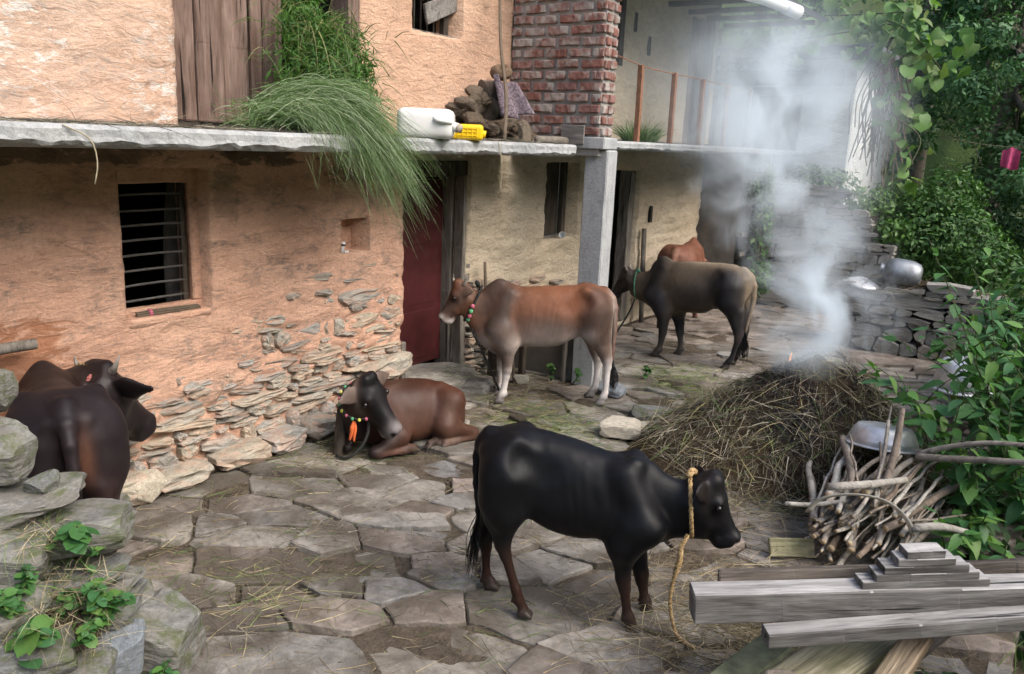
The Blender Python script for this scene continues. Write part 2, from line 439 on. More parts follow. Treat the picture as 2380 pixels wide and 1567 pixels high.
def clip_poly(P, a, n):
    """keep the side where (p-a).n <= 0"""
    out = []; d = (P-a)@n
    for i in range(len(P)):
        j = (i+1) % len(P)
        if d[i] <= 0: out.append(P[i])
        if (d[i] <= 0) != (d[j] <= 0): out.append(P[i]+(P[j]-P[i])*d[i]/(d[i]-d[j]))
    return np.array(out)
YX0, YX1, YY0, YY1 = -4.55, .15, .7, 13.2
PA = math.radians(32); PR = np.array([[math.cos(PA), math.sin(PA)], [-math.sin(PA), math.cos(PA)]]); PS = np.array([.78, 1.28])
def to_cell(p): return (np.asarray(p, float)@PR.T)*PS          # stones run long in one direction
def from_cell(q): return (np.asarray(q, float)/PS)@PR
def paving_sites():
    r = np.random.default_rng(21); S = []; tries = 0
    while tries < 14000 and len(S) < 390:
        tries += 1; p = np.array([r.uniform(YX0, YX1), r.uniform(YY0, YY1)]); q = to_cell(p)
        m_ = r.choice([.13, .22, .34, .48, .62], p=[.16, .24, .28, .22, .10])*(1+.05*max(0, p[1]-6))
        if all(((q-c)**2).sum() > (.5*(m_+mm))**2 for c, mm in S): S.append((q, m_))
    return S
SITES = paving_sites(); SQ = np.array([s[0] for s in SITES]); SP = from_cell(SQ); SR = np.array([s[1] for s in SITES])
STONE_TILT = rng.normal(0, .03, (len(SP), 2)); STONE_H = rng.uniform(-.022, .028, len(SP))
def paving_height(x, y):
    p = np.stack([x, y], -1); d = ((to_cell(p)[:, None]-SQ[None])**2).sum(-1)-SR[None]**2*.25; i = d.argmin(1)
    return STONE_H[i]+((p-SP[i])*STONE_TILT[i]).sum(-1)
OUTLINES = []
def paving_stone(i):
    c = SQ[i]; P = to_cell(np.array([(YX0, YY0), (YX1, YY0), (YX1, YY1), (YX0, YY1)], float))
    near = np.argsort(((SQ-c)**2).sum(1))[1:18]
    for j in near:
        d = SQ[j]-c; L = np.linalg.norm(d); t_ = .5+(SR[i]**2-SR[j]**2)*.125/(L*L)
        P = clip_poly(P, c+d*t_-d/L*rng.uniform(.001, .008), d/L)
        if len(P) < 3: return None
    P = from_cell(P); c = SP[i]
    # uneven outline
    Q = []
    for k in range(len(P)):
        a, b = P[k], P[(k+1) % len(P)]; L = np.linalg.norm(b-a); n = max(1, int(L/.055))
        for q in range(n): Q.append(a+(b-a)*q/n)
    Q = np.array(Q)
    if len(Q) < 5: return None
    Q = Q*.9+(np.roll(Q, 1, 0)+np.roll(Q, -1, 0))*.05
    cen = Q.mean(0); Q = Q+np.stack([fbm(np.c_[Q*6, np.full(len(Q), i*1.7)], 3, 8), fbm(np.c_[Q*6, np.full(len(Q), i*1.7)], 3, 18)], 1)*.038; Q = cen+(Q-cen)*(1+rng.uniform(-.02, .01)); Q -= cen; n = len(Q)
    nr = np.linalg.norm(Q, axis=1, keepdims=True)
    def zt(p): return STONE_H[i]+(p+cen-c)@STONE_TILT[i]+fbm(np.c_[(p+cen)*4.5, np.zeros(len(p))], 3, 4)*.009
    A = Q; C_ = Q*(1-.009/nr); D = Q*.6
    V = [np.c_[A, np.full(n, -.06)], np.c_[A, zt(A)-.007+rng.normal(0, .002, n)], np.c_[C_, zt(C_)], np.c_[D, zt(D)], [[0, 0, float(zt(np.zeros((1, 2)))[0])]]]
    F = []
    for lv in range(3):
        for k in range(n): F.append((lv*n+k, lv*n+(k+1) % n, (lv+1)*n+(k+1) % n, (lv+1)*n+k))
    for k in range(n): F.append((3*n+k, 3*n+(k+1) % n, 4*n))
    OUTLINES.append(Q+cen); return np.concatenate(V), F, cen
courtyard = obj('courtyard', mesh('courtyard', [(YX0, YY0, -.02), (YX1-.1, YY0, -.02), (YX1-.1, YY1, -.02), (YX0, YY1, -.02)], [(0, 1, 2, 3)], M_MUD)); tag(courtyard, kind='structure')
order = np.argsort(SP[:, 1]); far_mb = MB(); cnt = 0
for i in order:
    s_ = paving_stone(i)
    if s_ is None: continue
    V, F, cen = s_
    if cnt < 298: obj('paving_stone', mesh('paving_stone', V, F, M_FLAG), courtyard, (cen[0], cen[1], 0)); cnt += 1
    else: far_mb.add(V+np.r_[cen, 0], F)
if far_mb.V: tag(obj('far_paving', far_mb.mesh('far_paving', M_FLAG), courtyard), kind='stuff')

# ------------------------------------------------------------------ plaster, wood, concrete
def plaster_mat(name, c1, c2, dark, white=0., grey=.5, stains=()):
    t = NT(name, .95, .12); co = t.co('Object'); st = t.co('Object', (1, 1, 2.6))
    n1 = t.noise(co, 1.1, 5, .6); n2 = t.noise(st, 6, 7, .68, .7); n3 = t.noise(co, 38, 4, .7); n4 = t.noise(st, 2.4, 6, .7, .9); n5 = t.noise(st, 17, 6, .8, .4)
    c = t.mix(t.ramp(n1, [(.35, 0.), (.68, 1.)]), c1, c2)
    c = t.mix(1., c, t.ramp(n2, [(.24, .55), (.42, .92), (.55, 1.), (.8, 1.16)]), 'MULTIPLY')
    c = t.mix(1., c, t.ramp(n3, [(.25, .84), (.7, 1.08)]), 'MULTIPLY')
    if grey: c = t.mix(t.math('MULTIPLY', t.math('MULTIPLY', t.ramp(n4, [(.5, 0.), (.62, 1.)]), t.ramp(n5, [(.42, 0.), (.58, 1.)])), grey), c, dark)
    if white:
        w = t.noise(st, 9, 6, .75, .4); w2 = t.noise(co, .9, 2, .5)
        c = t.mix(t.math('MULTIPLY', t.math('MULTIPLY', t.ramp(w, [(.53, 0.), (.60, 1.)]), t.ramp(w2, [(.38, 0.), (.52, 1.)])), white), c, (.74, .68, .62))
    if stains:
        x = t.sep(co)
        for (y0, z0, ry, rz, cs, amt) in stains:          # old damp and soot marks on the wall
            a_ = t.math('DIVIDE', t.math('SUBTRACT', x[1], y0), ry); b_ = t.math('DIVIDE', t.math('SUBTRACT', x[2], z0), rz)
            d = t.math('ADD', t.math('ADD', t.math('POWER', t.math('ABSOLUTE', a_), 4.), t.math('POWER', t.math('ABSOLUTE', b_), 4.)), t.math('MULTIPLY', t.math('SUBTRACT', n2, .5), 6.))
            c = t.mix(t.math('MULTIPLY', t.ramp(d, [(.35, 1.), (.9, 0.)]), amt), c, cs)
    t.base(c); t.bump(t.math('ADD', t.math('ADD', n2, t.math('MULTIPLY', n3, .35)), t.math('MULTIPLY', n5, .4)), .9, .035); return t.m
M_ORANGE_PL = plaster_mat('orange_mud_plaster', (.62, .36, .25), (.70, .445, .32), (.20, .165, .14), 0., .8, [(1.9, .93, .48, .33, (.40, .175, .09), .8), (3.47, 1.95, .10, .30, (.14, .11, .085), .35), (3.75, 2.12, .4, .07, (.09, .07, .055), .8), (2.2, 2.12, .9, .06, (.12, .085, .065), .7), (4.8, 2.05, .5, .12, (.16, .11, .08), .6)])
M_ORANGE_UP = plaster_mat('pale_orange_plaster', (.62, .41, .295), (.68, .48, .365), (.40, .36, .32), 1., .6)
M_ORANGE_UP2 = plaster_mat('smooth_orange_plaster', (.62, .395, .275), (.67, .445, .315), (.36, .30, .25), .0, .2)
M_BEIGE = plaster_mat('beige_mud_plaster', (.55, .455, .33), (.64, .55, .415), (.36, .29, .21), 0., .6)
def wood_mat(name, c1, c2, axis=2, scale=1., rough=.8, green=0., knots=True, rand=True):
    t = NT(name, rough, .2); s_ = [22., 22., 22.]; s_[axis] = 1.5; s2 = [75., 75., 75.]; s2[axis] = 7.; s3 = [8., 8., 8.]; s3[axis] = 1.6
    co = t.co('Object', tuple(x*scale for x in s_), rand=rand); n1 = t.noise(co, 1., 4, .55, .9); n2 = t.noise(t.co('Object', tuple(s2), rand=rand), 1., 3, .6); n4 = t.noise(t.co('Object', tuple(s3), rand=rand), 1., 4, .6, 1.4); cg = t.co('Object', (1, 1, 1), rand=rand); n3 = t.noise(cg, 3, 4)
    c = t.ramp(n4, [(.3, c1), (.7, c2)]); c = t.mix(1., c, t.ramp(n1, [(.30, .38), (.38, .80), (.6, 1.), (.78, 1.2)]), 'MULTIPLY'); c = t.mix(1., c, t.ramp(n2, [(.25, .72), (.6, 1.1)]), 'MULTIPLY'); s4 = [30., 30., 30.]; s4[axis] = .9; n5 = t.noise(t.co('Object', tuple(s4), rand=rand), 1., 2, .5, .3); c = t.mix(1., c, t.ramp(n5, [(.29, .1), (.325, 1.)]), 'MULTIPLY')
    c = t.mix(1., c, t.ramp(t.rand(), [(0, .82), (1, 1.14)]), 'MULTIPLY')
    if green: c = t.mix(t.math('MULTIPLY', t.ramp(n3, [(.5, 0.), (.66, 1.)]), green), c, (.10, .11, .03))
    else: c = t.mix(1., c, t.ramp(n3, [(.3, .75), (.7, 1.15)]), 'MULTIPLY')
    t.base(c); t.bump(t.math('ADD', n1, t.math('MULTIPLY', n2, .5)), .7, .012); return t.m
M_PLANK = wood_mat('weathered_brown_plank', (.13, .082, .062), (.24, .17, .14), 2)
M_DARKWOOD = wood_mat('dark_old_wood', (.045, .034, .026), (.10, .08, .062), 2)
M_GREYWOOD = wood_mat('grey_weathered_wood', (.115, .105, .095), (.27, .255, .235), 0)
M_GREYWOOD_Z = wood_mat('grey_weathered_post', (.12, .105, .088), (.26, .235, .20), 2)
M_IRON = plain('dark_iron', (.10, .095, .09), .6, .35, 40, .4)
M_RUST = plain('rusty_iron', (.22, .105, .06), .8, .35, 30)
M_REDDOOR = plain('dark_red_painted_metal', (.062, .014, .014), .5, .25, 8)
M_DARKROOM = plain('dark_interior', (.03, .027, .024), .95, .3, 4)  # even near-black colour for the room interiors
def concrete_mat(name, c1, c2):
    t = NT(name, .9, .2); co = t.co('Object'); st = t.co('Object', (1.2, 1.2, .35)); n1 = t.noise(co, 2.2, 5, .6); n2 = t.noise(st, 7, 5, .7); n3 = t.noise(co, 55, 3, .75)
    c = t.mix(t.ramp(n1, [(.3, 0.), (.7, 1.)]), c1, c2); c = t.mix(1., c, t.ramp(n2, [(.25, .62), (.5, 1.), (.8, 1.12)]), 'MULTIPLY'); c = t.mix(1., c, t.ramp(n3, [(.3, .82), (.7, 1.1)]), 'MULTIPLY')
    t.base(c); t.bump(t.math('ADD', n3, n2), .6, .012); return t.m
M_CONC = concrete_mat('grey_concrete', (.31, .32, .325), (.43, .435, .43))
M_MORTAR = concrete_mat('grey_mortar', (.30, .28, .26), (.39, .37, .34))

def wall_grid(name, X, Y0, Y1, Z0, Z1, mat, holes=(), res=.03, amp=.012, depth=.32, shape=None, seed=1, layered=.5, parent=None):
    """rough plastered wall facing +X with real openings and reveals"""
    def ticks(a, b, extra):
        t = list(np.linspace(a, b, max(2, int(round((b-a)/res))+1)))
        for e in extra:
            k = int(np.argmin([abs(q-e) for q in t])); t[k] = e
        return np.array(sorted(set(t)))
    ys = ticks(Y0, Y1, [h[0] for h in holes]+[h[1] for h in holes]); zs = ticks(Z0, Z1, [h[2] for h in holes]+[h[3] for h in holes])
    Yg, Zg = np.meshgrid(ys, zs, indexing='ij'); n, k = Yg.shape
    P = np.stack([Yg, Zg, 0*Yg], -1)
    lum = fbm(P*np.array([5., 9., 1]), 4, seed); ridge = 1-np.abs(fbm(P*np.array([2.6, 8, 1])+5, 4, seed+7))
    D = amp*(lum*1.1+layered*(ridge-.8)*2.)+fbm(P*1.1, 2, seed+3)*amp*1.4
    if shape is not None: D = D+shape(Yg, Zg)
    V = np.stack([X+D, Yg, Zg], -1); edge = np.zeros_like(Yg, bool)
    jy = fbm(P*np.array([14., 14, 1]), 2, seed+11)*.007; V[..., 1] += jy; V[..., 2] += np.roll(jy, 1, 0)*((Zg > Z0+.01) & (Zg < Z1-.01))
    V = V.reshape(-1, 3); i = np.arange(n*k).reshape(n, k)
    cy_ = (ys[:-1]+ys[1:])/2; cz_ = (zs[:-1]+zs[1:])/2; keep = np.ones((n-1, k-1), bool)
    for h in holes: keep &= ~((cy_[:, None] > h[0]) & (cy_[:, None] < h[1]) & (cz_[None] > h[2]) & (cz_[None] < h[3]))
    Q = np.stack([i[:-1, :-1], i[1:, :-1], i[1:, 1:], i[:-1, 1:]], -1)[keep]
    E = np.concatenate([Q[:, [0, 1]], Q[:, [1, 2]], Q[:, [2, 3]], Q[:, [3, 0]]]); key = np.sort(E, 1); u, idx, c = np.unique(key, axis=0, return_index=True, return_counts=True)
    B = E[idx[c == 1]]; used = np.unique(B); mp = -np.ones(len(V), int); mp[used] = len(V)+np.arange(len(used))
    V2 = V[used].copy(); V2[:, 0] = X-depth
    S_ = np.stack([B[:, 1], B[:, 0], mp[B[:, 0]], mp[B[:, 1]]], 1)
    return obj(name, mesh(name, np.concatenate([V, V2]), np.concatenate([Q, S_]), mat, False), parent)
def boxpart(name, x0, x1, y0, y1, z0, z1, mat, parent, b=.006, jit=0., cuts=0, seed=0):
    me = bevel_box(name, x1-x0, y1-y0, z1-z0, mat, b, 1, jit, cuts, seed=seed)
    return obj(name, me, parent, ((x0+x1)/2, (y0+y1)/2, z0))
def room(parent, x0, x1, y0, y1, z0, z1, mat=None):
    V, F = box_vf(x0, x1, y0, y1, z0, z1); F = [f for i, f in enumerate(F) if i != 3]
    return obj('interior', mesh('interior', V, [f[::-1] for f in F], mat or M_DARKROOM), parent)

FX = -4.6
# ------------------------------------------------------------------ orange house
house = thing('house', 'two-storey orange mud-plastered house with stone footing along the left', 'house', (FX, 3., 0))
house.location = (0, 0, 0)
def zb(y): return .52+.18*np.clip(y-2.6, 0, 3)
def bared(Y, Z):
    """plaster falls back where the footing stones are bare"""
    b = zb(Y)+fbm(np.stack([Y*2.2, Z*2.2, 0*Y], -1), 3, 31)*.22
    k = np.clip((b-Z)/.22, 0, 1); k2 = np.clip((b-.12-Z)/.3, 0, 1); lump = np.abs(fbm(np.stack([Y*6, Z*13, 0*Y], -1), 3, 33))
    return -.022*k-.03*k2+k*lump*(.10-.055*k2)
HOLES = [(2.73, 3.33, 1.13, 2.04), (4.51, 4.82, 1.38, 1.65)]
w = wall_grid('wall', FX, -.6, 5.23, -.05, 2.17, M_ORANGE_PL, HOLES, .024, .013, .34, bared, 1, 1.1, house)
r = np.random.default_rng(5); z = -.03; ns = 0
while z < 1.62:
    hgt = r.choice([.035, .05, .065, .09, .13], p=[.25, .28, .25, .15, .07]); y = 1.75+r.uniform(0, .2)
    while y < 5.2:
        L = float(np.clip(r.lognormal(-1.6, .55), .07, .6)); L = min(L, 5.22-y)
        if L < .06: break
        b = float(zb(y+L/2)); over = (z+hgt/2-b)/.5
        p = 1. if over < 0 else max(0, .5-.55*over)
        inhole = any(h[0]-.06 < y+L and y < h[1]+.06 and h[2]-.08 < z+hgt and z < h[3]+.06 for h in HOLES)
        if r.random() < p and not inhole and ns < 290:
            pr_ = r.uniform(-.03, .014)-max(0, over)*.012
            hh = hgt*r.uniform(.8, 1.15)
            o = obj('stone', WALL_STONES[r.integers(len(WALL_STONES))], w, (FX-.06+pr_, y+L/2, z+hgt/2+r.normal(0, .006)), (r.normal(0, .07), r.normal(0, .05), r.normal(0, .05)), (.16, L*.99, hh*1.06)); ns += 1
        y += L+r.uniform(.004, .03)
    z += hgt*.93
for (y, L, hh, d) in ((2.62, .34, .2, .10), (2.98, .46, .14, .12), (3.45, .42, .16, .13), (3.85, .36, .17, .12), (4.2, .34, .19, .12), (4.62, .3, .15, .1), (2.3, .3, .2, .12), (4.98, .62, .2, .03)):
    o = obj('stone', WALL_STONES[int(y*10) % 18], w, (FX-.0+d*.35, y, hh*.42 if y < 4.9 else .38), (0, 0, r.normal(0, .04)), (.24, L, hh))
# window
win = boxpart('window', FX-.155, FX-.10, 2.72, 3.36, 1.055, 1.175, M_ORANGE_PL, house, .012, .004, 2)
boxpart('frame', FX-.154, FX-.103, 3.27, 3.372, 1.172, 2.05, M_ORANGE_PL, win, .012, .003, 3)
boxpart('frame', FX-.156, FX-.106, 2.72, 3.28, 1.945, 2.06, M_ORANGE_PL, win, .01, .003, 2)
boxpart('frame', FX-.150, FX-.112, 2.72, 2.80, 1.17, 1.95, M_ORANGE_PL, win, .008, .003, 2)
boxpart('frame', FX-.19, FX-.158, 3.235, 3.272, 1.17, 1.96, M_DARKWOOD, win, .004)
boxpart('sill', FX-.12, FX+.012, 2.745, 3.325, 1.085, 1.132, M_ORANGE_PL, win, .012, .004, 3)
for i in range(8):
    zz = 1.215+i*.094
    tube('bar', [(FX-.165, 2.74, zz-.004), (FX-.165, 3.0, zz+r.normal(0, .003)), (FX-.165, 3.262, zz)], .0085, M_IRON, 6, 4, parent=win)
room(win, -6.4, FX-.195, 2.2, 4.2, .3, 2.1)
def sack_mat(): return plain('grey_cloth', (.16, .15, .14), .95, .3, 9)
tube('curtain', [(-5.05, 3.42, 2.05), (-5.05, 3.40, 1.6), (-5.05, 3.42, 1.0)], [.06, .11, .13], sack_mat(), 10, 8, parent=win, squash=.4)
room(house, FX-.20, FX-.11, 4.48, 4.85, 1.35, 1.68, M_ORANGE_PL)
# upper storey
up = wall_grid('upper_wall', FX, -.6, 3.15, 2.285, 5.0, M_ORANGE_UP, [], .032, .014, .34, None, 9, 1.1, house)
up2 = wall_grid('upper_wall', FX, 4.71, 6.74, 2.285, 5.0, M_ORANGE_UP2, [(5.31, 5.97, 3.13, 4.1)], .034, .007, .30, None, 14, .3, house)
wall_grid('lintel_wall', FX-.01, 3.15, 4.71, 4.25, 5.0, M_ORANGE_UP2, [], .06, .006, .3, None, 15, .3, house)
pd = boxpart('plank_door', FX-.13, FX-.085, 3.13, 3.80, 2.288, 2.34, M_DARKWOOD, house, .006)
y = 3.15
for i, wd in enumerate((.19, .205, .205)):
    boxpart('plank', FX-.11+.008*(i % 2), FX-.07+.010*(i % 2), y+.003, y+wd-.003, 2.33, 4.25, M_PLANK, pd, .007, .002, 3, i); y += wd
y = 3.80
for i, wd in enumerate((.10, .17)):
    boxpart('plank', FX-.15+.006*i, FX-.115+.006*i, y+.004, y+wd-.003, 2.30, 4.25, M_PLANK, pd, .007, .002, 3, i+7); y += wd
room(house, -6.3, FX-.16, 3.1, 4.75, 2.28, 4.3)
boxpart('door_post', FX-.16, FX+.004, 4.60, 4.716, 2.286, 4.25, M_PLANK, house, .008, .003, 3)
# upper window with hanging shutter board
uw = boxpart('upper_window', FX-.16, FX-.02, 5.31, 5.97, 3.10, 3.145, M_GREYWOOD_Z, house, .006, .002, 2)
for i in range(5):
    yy = 5.38+i*.085; tube('bar', [(FX-.12, yy, 3.13), (FX-.12, yy, 4.1)], .008, M_IRON, 5, parent=uw)
boxpart('frame', FX-.14, FX-.09, 5.82, 5.89, 3.14, 4.1, M_DARKWOOD, uw, .004)
o = boxpart('shutter_board', -.012, .012, -.30, .30, 0, .16, M_GREYWOOD, uw, .004, .002); o.location = (FX-.06, 5.80, 3.30); o.rotation_euler = (.36, 0, .12)
o = boxpart('shutter_board', -.012, .012, -.30, .30, 0, .17, M_DARKWOOD, uw, .004, .002); o.location = (FX-.085, 5.76, 3.48); o.rotation_euler = (.36, 0, .12)
room(uw, -6.3, FX-.17, 5.1, 6.2, 2.9, 4.3)
# balcony slab, broken along its lower edge
def slab(name, x0, x1, y0, y1, z0, z1, parent, seed, jag=.012):
    ny = int((y1-y0)/.04)+1; ys = np.linspace(y0, y1, ny); r = np.random.default_rng(seed)
    q = np.stack([ys*7, ys*0, ys*0], -1); chip = np.abs(fbm(q, 4, seed))*jag*2.2; wav = fbm(q*.3, 2, seed+4)*.012
    prof = []
    for j, yy in enumerate(ys):
        w_ = wav[j]
        prof.append([(x0, yy, z1), (x1-.03+w_, yy, z1+.003), (x1-.006+w_, yy, z1-.004), (x1+w_+.002, yy, z1-.02), (x1+w_-.002, yy, (z0+z1)/2), (x1+w_, yy, z0+.022+chip[j]), (x1-.012+w_-chip[j]*.6, yy, z0+.008+chip[j]*.7), (x1-.05, yy, z0), (x0, yy, z0)])
    V = np.array(prof); k = V.shape[1]; V[1:-1, 2:7] += r.normal(0, .0018, V[1:-1, 2:7].shape); V = V.reshape(-1, 3); F = []
    for j in range(ny-1):
        for a in range(k): F.append((j*k+a, j*k+(a+1) % k, (j+1)*k+(a+1) % k, (j+1)*k+a))
    F += [tuple(range(k))[::-1], tuple((ny-1)*k+a for a in range(k))]
    me = mesh(name, V, F, M_CONC); bm = bmesh.new(); bm.from_mesh(me); bmesh.ops.recalc_face_normals(bm, faces=bm.faces); bm.to_mesh(me); bm.free()
    return obj(name, me, parent)
slab('balcony_slab', FX-.25, -3.75, -.6, 6.60, 2.178, 2.283, house, 3, .016)

# ------------------------------------------------------------------ doorway and beige house
beige = thing('house', 'two-storey beige mud-plastered house with balcony and concrete pillar', 'house', (0, 0, 0))
BH = [(7.48, 8.18, 1.26, 2.09), (8.84, 9.82, .02, 2.0)]
def bared2(Y, Z):
    b = .85-.12*(Y-6); k = np.clip((b+fbm(np.stack([Y*3, Z*3, 0*Y], -1), 3, 41)*.2-Z)/.2, 0, 1); return -.05*k
bw = wall_grid('wall', FX, 6.13, 11.96, -.05, 2.25, M_BEIGE, BH, .034, .018, .3, bared2, 21, 1.5, beige)
z = -.02; ns = 0
while z < 1.15:
    hgt = r.choice([.05, .07, .1]); y = 6.16
    while y < 8.7:
        L = float(np.clip(r.lognormal(-1.6, .45), .1, .45)); ov = (z-(.85-.12*(y-6)))/.25
        if r.random() < (1 if ov < 0 else .6-ov) and not (7.6 < y < 8.2 and z > 1.2): obj('stone', WALL_STONES[r.integers(14)], bw, (FX-.055+r.uniform(-.01, .035), y+L/2, z+hgt/2), (r.normal(0, .05), 0, r.normal(0, .03)), (.16, L*.97, hgt*.95))
        y += L+.015
    z += hgt*.95
bw2 = wall_grid('upper_wall', FX, 6.97, 12.05, 2.335, 5.0, M_BEIGE, [(8.35, 9.03, 3.24, 4.6), (11.05, 11.86, 2.36, 4.1)], .05, .008, .3, None, 25, .5, beige)
boxpart('window_frame', FX-.12, FX+.01, 8.92, 9.04, 3.2, 4.6, M_DARKWOOD, beige, .006, .003, 2)
room(beige, -6.2, FX-.13, 8.2, 9.2, 3.1, 4.6)
room(beige, -6.2, FX-.2, 10.9, 12.0, 2.34, 4.2)
ud = boxpart('upper_door', FX-.17, FX-.12, 11.07, 11.50, 2.36, 4.08, M_PLANK, beige, .005)
boxpart('door_frame', FX-.18, FX+.012, 11.72, 11.87, 2.34, 4.12, M_GREYWOOD_Z, beige, .006, .003, 2)
for yy, zz in ((9.72, 3.5), (10.18, 1.42), (9.3, 3.72)):
    boxpart('hole_shade_block', FX-.02, FX+.022, yy-.035, yy+.035, zz-.11, zz+.11, M_DARKROOM, beige, .012, .006)  # solid dark blocks on the wall face; the holes' shade is their colour
# lower window and doors
lw = boxpart('window', FX-.2, FX-.12, 7.62, 8.2, 1.23, 1.285, M_GREYWOOD_Z, beige, .006)
boxpart('frame', FX-.2, FX-.14, 8.09, 8.17, 1.28, 2.09, M_DARKWOOD, lw, .005); boxpart('shutter', FX-.25, FX-.21, 7.62, 8.1, 1.28, 2.09, M_DARKWOOD, lw, .005)
d2 = boxpart('door_frame', FX-.22, FX-.06, 9.64, 9.79, .03, 1.98, M_GREYWOOD_Z, beige, .008, .003, 3)
room(beige, -6.4, FX-.23, 8.7, 10.0, .0, 2.1)
# dark red door between the two walls
rd = thing('door', 'dark red panelled metal door in the recess beside the brown cow', 'door', (FX-.27, 5.62, .2))
boxpart('leaf', -.02, .02, -.36, .45, .0, 1.72, M_REDDOOR, rd, .004)
for k, (a, b) in enumerate(((.06, .52), (.58, 1.08), (1.14, 1.66))):
    boxpart('panel', .018, .028, -.30, .39, a, b, M_REDDOOR, rd, .008)
boxpart('handle', .028, .05, -.29, -.18, .78, .80, M_IRON, rd, .003)
df = thing('door_frame', 'grey weathered timber frame round the dark red door', 'door frame', (FX, 6.0, .12))
boxpart('post', -.34, -.16, .09, .19, -.06, 1.98, M_GREYWOOD_Z, df, .01, .004, 4, 1)
boxpart('post', -.13, -.02, .10, .22, -.02, 1.98, M_GREYWOOD_Z, df, .012, .004, 4, 2)
boxpart('lintel', -.33, -.02, -.76, .22, 1.84, 1.98, M_DARKWOOD, df, .008, .003, 2)
boxpart('post', -.12, .0, -.765, -.71, .05, .42, M_GREYWOOD_Z, df, .006, .003, 1)
wall_grid('door_head', FX-.04, 5.22, 6.14, 2.02, 2.18, M_BEIGE, [], .05, .008, .26, None, 28, .5, beige)
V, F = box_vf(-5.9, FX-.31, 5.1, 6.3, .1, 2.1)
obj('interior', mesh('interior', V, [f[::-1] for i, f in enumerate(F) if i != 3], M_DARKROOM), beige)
ts = obj('threshold_stone', rough_stone('threshold_stone', M_DSTONE, 91, 3), None, (FX-.04, 5.70, .10), (0, 0, .02), (.62, 1.02, .22)); tag(ts, 'broad flat threshold stone under the dark red door', 'step')
ts = obj('step_stone', rough_stone('step_stone', M_DSTONE, 92, 3), None, (FX+.27, 5.98, .03), (0, 0, .5), (.34, .42, .16)); tag(ts, 'rough stone step at the corner of the threshold stone', 'step')
# shed bay past the beige wall
V, F = box_vf(-7.2, -4.0, 11.97, 14.6, -.05, 2.24)
obj('shed_bay', mesh('shed_bay', V, [f[::-1] for i, f in enumerate(F) if i not in (3,)], plain('shed_wall', (.12, .11, .10), .95, .35, 5)), beige)
for yy in (12.9,): boxpart('shed_post', -3.99, -3.90, yy, yy+.1, -.02, 2.24, M_GREYWOOD_Z, beige, .008, .004, 3)
for k in range(3): boxpart('shed_rail', -3.985, -3.955, 12.1, 14.3, .45+k*.3, .50+k*.3, M_GREYWOOD_Z, beige, .005, .006, 2)
# slab and pillar
slab('balcony_slab', FX-.25, -3.55, 6.985, 11.5, 2.25, 2.335, beige, 8, .010)
slab('balcony_slab', FX-.25, -3.7, 11.51, 14.4, 2.25, 2.33, beige, 12, .010)
pil = boxpart('pillar', -3.775, -3.535, 6.80, 7.0, -.02, 2.248, M_CONC, beige, .012, .002, 4)
# roof eave of the beige house with its gutter
M_SLATE = plain('dark_slate_roof', (.09, .095, .105), .8, .3, 6)
def quad_slab(name, P, th, mat, parent):
    P = np.array(P, float); n = np.cross(P[1]-P[0], P[2]-P[0]); n /= np.linalg.norm(n); V = np.concatenate([P, P-n*th]); return obj(name, mesh(name, V, BOXF, mat), parent)
quad_slab('roof', [(-3.25, 6.5, 4.16), (-3.25, 12.6, 4.16), (-6.5, 12.6, 5.7), (-6.5, 6.5, 5.7)], .06, M_SLATE, beige)
for k in range(9): boxpart('rafter', -4.6, -3.30, 6.9+k*.66, 6.97+k*.66, 4.03, 4.09, M_DARKWOOD, beige, .004)
gut = thing('gutter_pipe', 'white plastic drain pipe sticking out from the eave above the smoke', 'pipe', (-3.2, 9.6, 3.9))
M_WHITEPL = plain('white_plastic_pipe', (.78, .79, .80), .4, .06, 5, .4, .05)
tube('pipe', [(-.55, -1.1, .12), (0, 0, .06), (.25, .52, -.02)], .065, M_WHITEPL, 14, parent=gut); tube('socket', [(.155, .33, .01), (.26, .545, -.024)], .076, M_WHITEPL, 14, parent=gut)

# ------------------------------------------------------------------ brick wall above the pillar
bk = thing('brick_wall', 'red brick wall with grey mortar standing on the slab above the pillar', 'brick wall', (0, 0, 0))
boxpart('mortar', -4.60, -3.612, 6.752, 6.97, 2.19, 5.0, M_MORTAR, bk, .004)
boxpart('concrete_pad', -3.83, -3.54, 6.72, 6.985, 2.252, 2.36, M_CONC, bk, .01, .003)
def brick_mat():
    t = NT('red_brick', .9, .15); co = t.co('Object', rand=True); n1 = t.noise(co, 9, 5, .65); n2 = t.noise(co, 4, 5, .7, .5); n3 = t.noise(co, 45, 3)
    c = t.ramp(t.rand(), [(0, (.20, .095, .076)), (.5, (.26, .125, .10)), (1, (.24, .13, .115))]); c = t.mix(1., c, t.ramp(n1, [(.3, .6), (.7, 1.2)]), 'MULTIPLY')
    c = t.mix(t.ramp(n2, [(.46, 0.), (.60, .95)]), c, (.36, .33, .30)); t.base(c); t.bump(t.math('ADD', n1, n3), .7, .01); return t.m
M_BRICK = brick_mat()
BR_ME = [bevel_box('brick', .225, .05, .070, M_BRICK, .008, 1, .0045, 2, seed=s) for s in range(5)]
BS_ME = [bevel_box('brick', .05, .105, .070, M_BRICK, .008, 1, .004, 0, seed=s) for s in range(4)]
